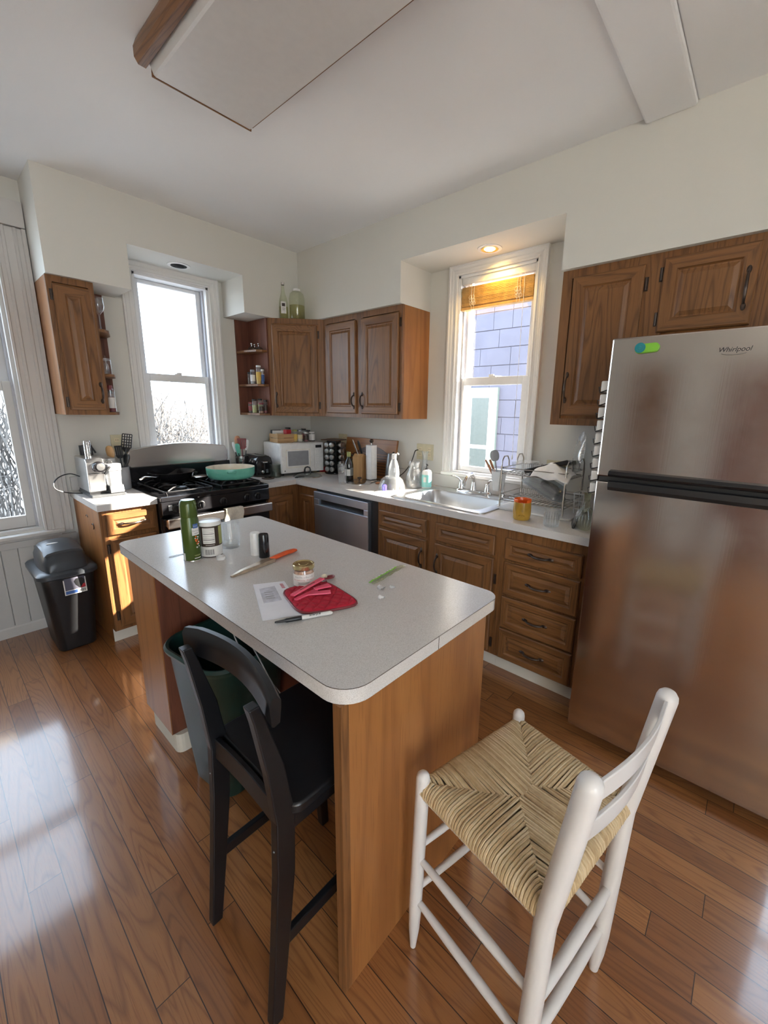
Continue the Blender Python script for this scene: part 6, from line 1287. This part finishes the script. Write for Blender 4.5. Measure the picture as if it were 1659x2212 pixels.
t = thing('jug', 'large clear jug half full of pale liquid on corner cabinet', 'jug', (-.430, -.445, ZT)); lathe_part('glass', 'pale_green_glass', t, [(0, 0), (.058, 0), (.062, .006), (.062, .16), (.054, .195), (.034, .212), (.026, .216), (.026, .222)]); lathe_part('liquid', 'amber_liquid', t, [(0, .004), (.057, .005), (.059, .008), (.059, .105), (0, .105)], 28); lathe_part('lid', 'white_plastic', t, [(.028, .216), (.029, .218), (.029, .232), (0, .233)])
# left cabinet shelves
t = thing('wine_glass', 'stemmed wine glass on the top shelf left of the stove window', 'glass', (-1.757, -.20, 1.9475)); lathe_part('glass', 'clear', t, [(0, 0), (.030, .001), (.031, .003), (.006, .006), (.0035, .02), (.0035, .095), (.010, .105), (.028, .125), (.034, .15), (.030, .20), (.0285, .20), (.032, .15), (.026, .128), (0, .108)], 28)
jar('storage_jar', 'small clear lidded jar on the middle left shelf', (-1.757, -.21, 1.6815), .028, .10, 'clear_plastic', body='clear'); t = thing('small_vial', 'tiny glass vial on the middle left shelf', 'bottle', (-1.742, -.14, 1.6815)); lathe_part('glass', 'clear', t, [(0, 0), (.014, 0), (.015, .06), (.005, .08), (.005, .12), (0, .12)])
jar('sauce_bottle', 'sauce bottle with white label on the bottom left shelf', (-1.757, -.22, 1.442), .024, .17, 'maroon', capr=.013, fill='maroon', lab='label_white', lz=(.15, .55), cat='bottle', body='clear', caph=.03)
jar('sauce_bottle', 'dark red bottle behind on the bottom left shelf', (-1.735, -.13, 1.442), .022, .15, 'black_plastic', capr=.012, fill='dark_label', lab='dark_label', cat='bottle', caph=.03)
# fridge magnet and side rack
t = thing('fridge_magnet', 'lime green and teal magnetic opener on the freezer door', 'magnet', (FX-.001, -3.146, 1.727))
mb = MB(); mb.T = Matrix.Translation((0, 0, 0)) @ Matrix.Rotation(math.radians(-3), 4, 'X'); pts = rrect(-.040, .040, -.0165, .0165, .016, 6); mb.loft([[(-w_, a, b) for a, b in pts] for w_ in (0, .011)]); mb.build('body', 'lime', t, bevel=.003)
mb = MB(); mb.lathe([(.018, -.010), (.018, -.0135), (.011, -.0140), (.0105, -.0125), (.006, -.0125), (.0055, -.0145), (0, -.0145)], 0, .022, .002, 26, axis='x'); mb.build('disc', 'teal', t)
t = thing('side_rack', 'black wire rack hung on the left side of the fridge', 'rack', (-.72, -3.0, 1.12)); zt_ = [1.155+i*.0525 for i in range(9)]
mb = MB()
for x in (-.772, -.60):
    mb.tube([(x, -3.0165, 1.13), (x, -3.0165, 1.62)], .0022, 6)
for z in zt_:
    z -= .003; mb.tube([(-.772, -3.018, z+.012), (-.772, -2.985, z), (-.60, -2.985, z), (-.60, -3.018, z+.012)], .0022, 6); mb.tube([(-.772, -2.983, z+.003), (-.772, -2.979, z+.022), (-.60, -2.979, z+.022), (-.60, -2.983, z+.003)], .0018, 6)
mb.build('wire_frame', 'black_plastic', t, world=True)
for i, z in enumerate(zt_):
    lab_ = 'white tin in the fridge side rack, '+['lowest of nine', 'second from the bottom', 'third from the bottom', 'fourth from the bottom', 'middle one', 'fourth from the top', 'third from the top', 'second from the top', 'topmost of nine'][i]
    if i == 0: tin = tag(MB().box(-.085, .085, -.0145, .0145, 0, .043).build('spice_tin', 'white_plastic', None, smooth=False, bevel=.004), lab_, 'tin', 'white tins in the fridge side rack'); tin.location = (-.686, -3.0005, z); continue
    o = tin.copy(); C.objects.link(o); o['label'] = lab_; o.location = (-.686, -3.0005, z)
# cords under the island
for lab, pts in (('pale cord hanging from the island top at the left', [(-2.02, -2.10, .852), (-1.99, -2.13, .74), (-1.97, -2.20, .60), (-1.93, -2.30, .52), (-1.90, -2.32, .46)]), ('second pale cord hanging under the island top', [(-2.02, -2.14, .852), (-2.0, -2.17, .76), (-1.955, -2.21, .66), (-1.935, -2.28, .56), (-1.91, -2.33, .44)])):
    o = solo(MB().tube(crv(pts), .0025, 6), 'hanging_cord', 'grey_plastic', lab, 'cord')
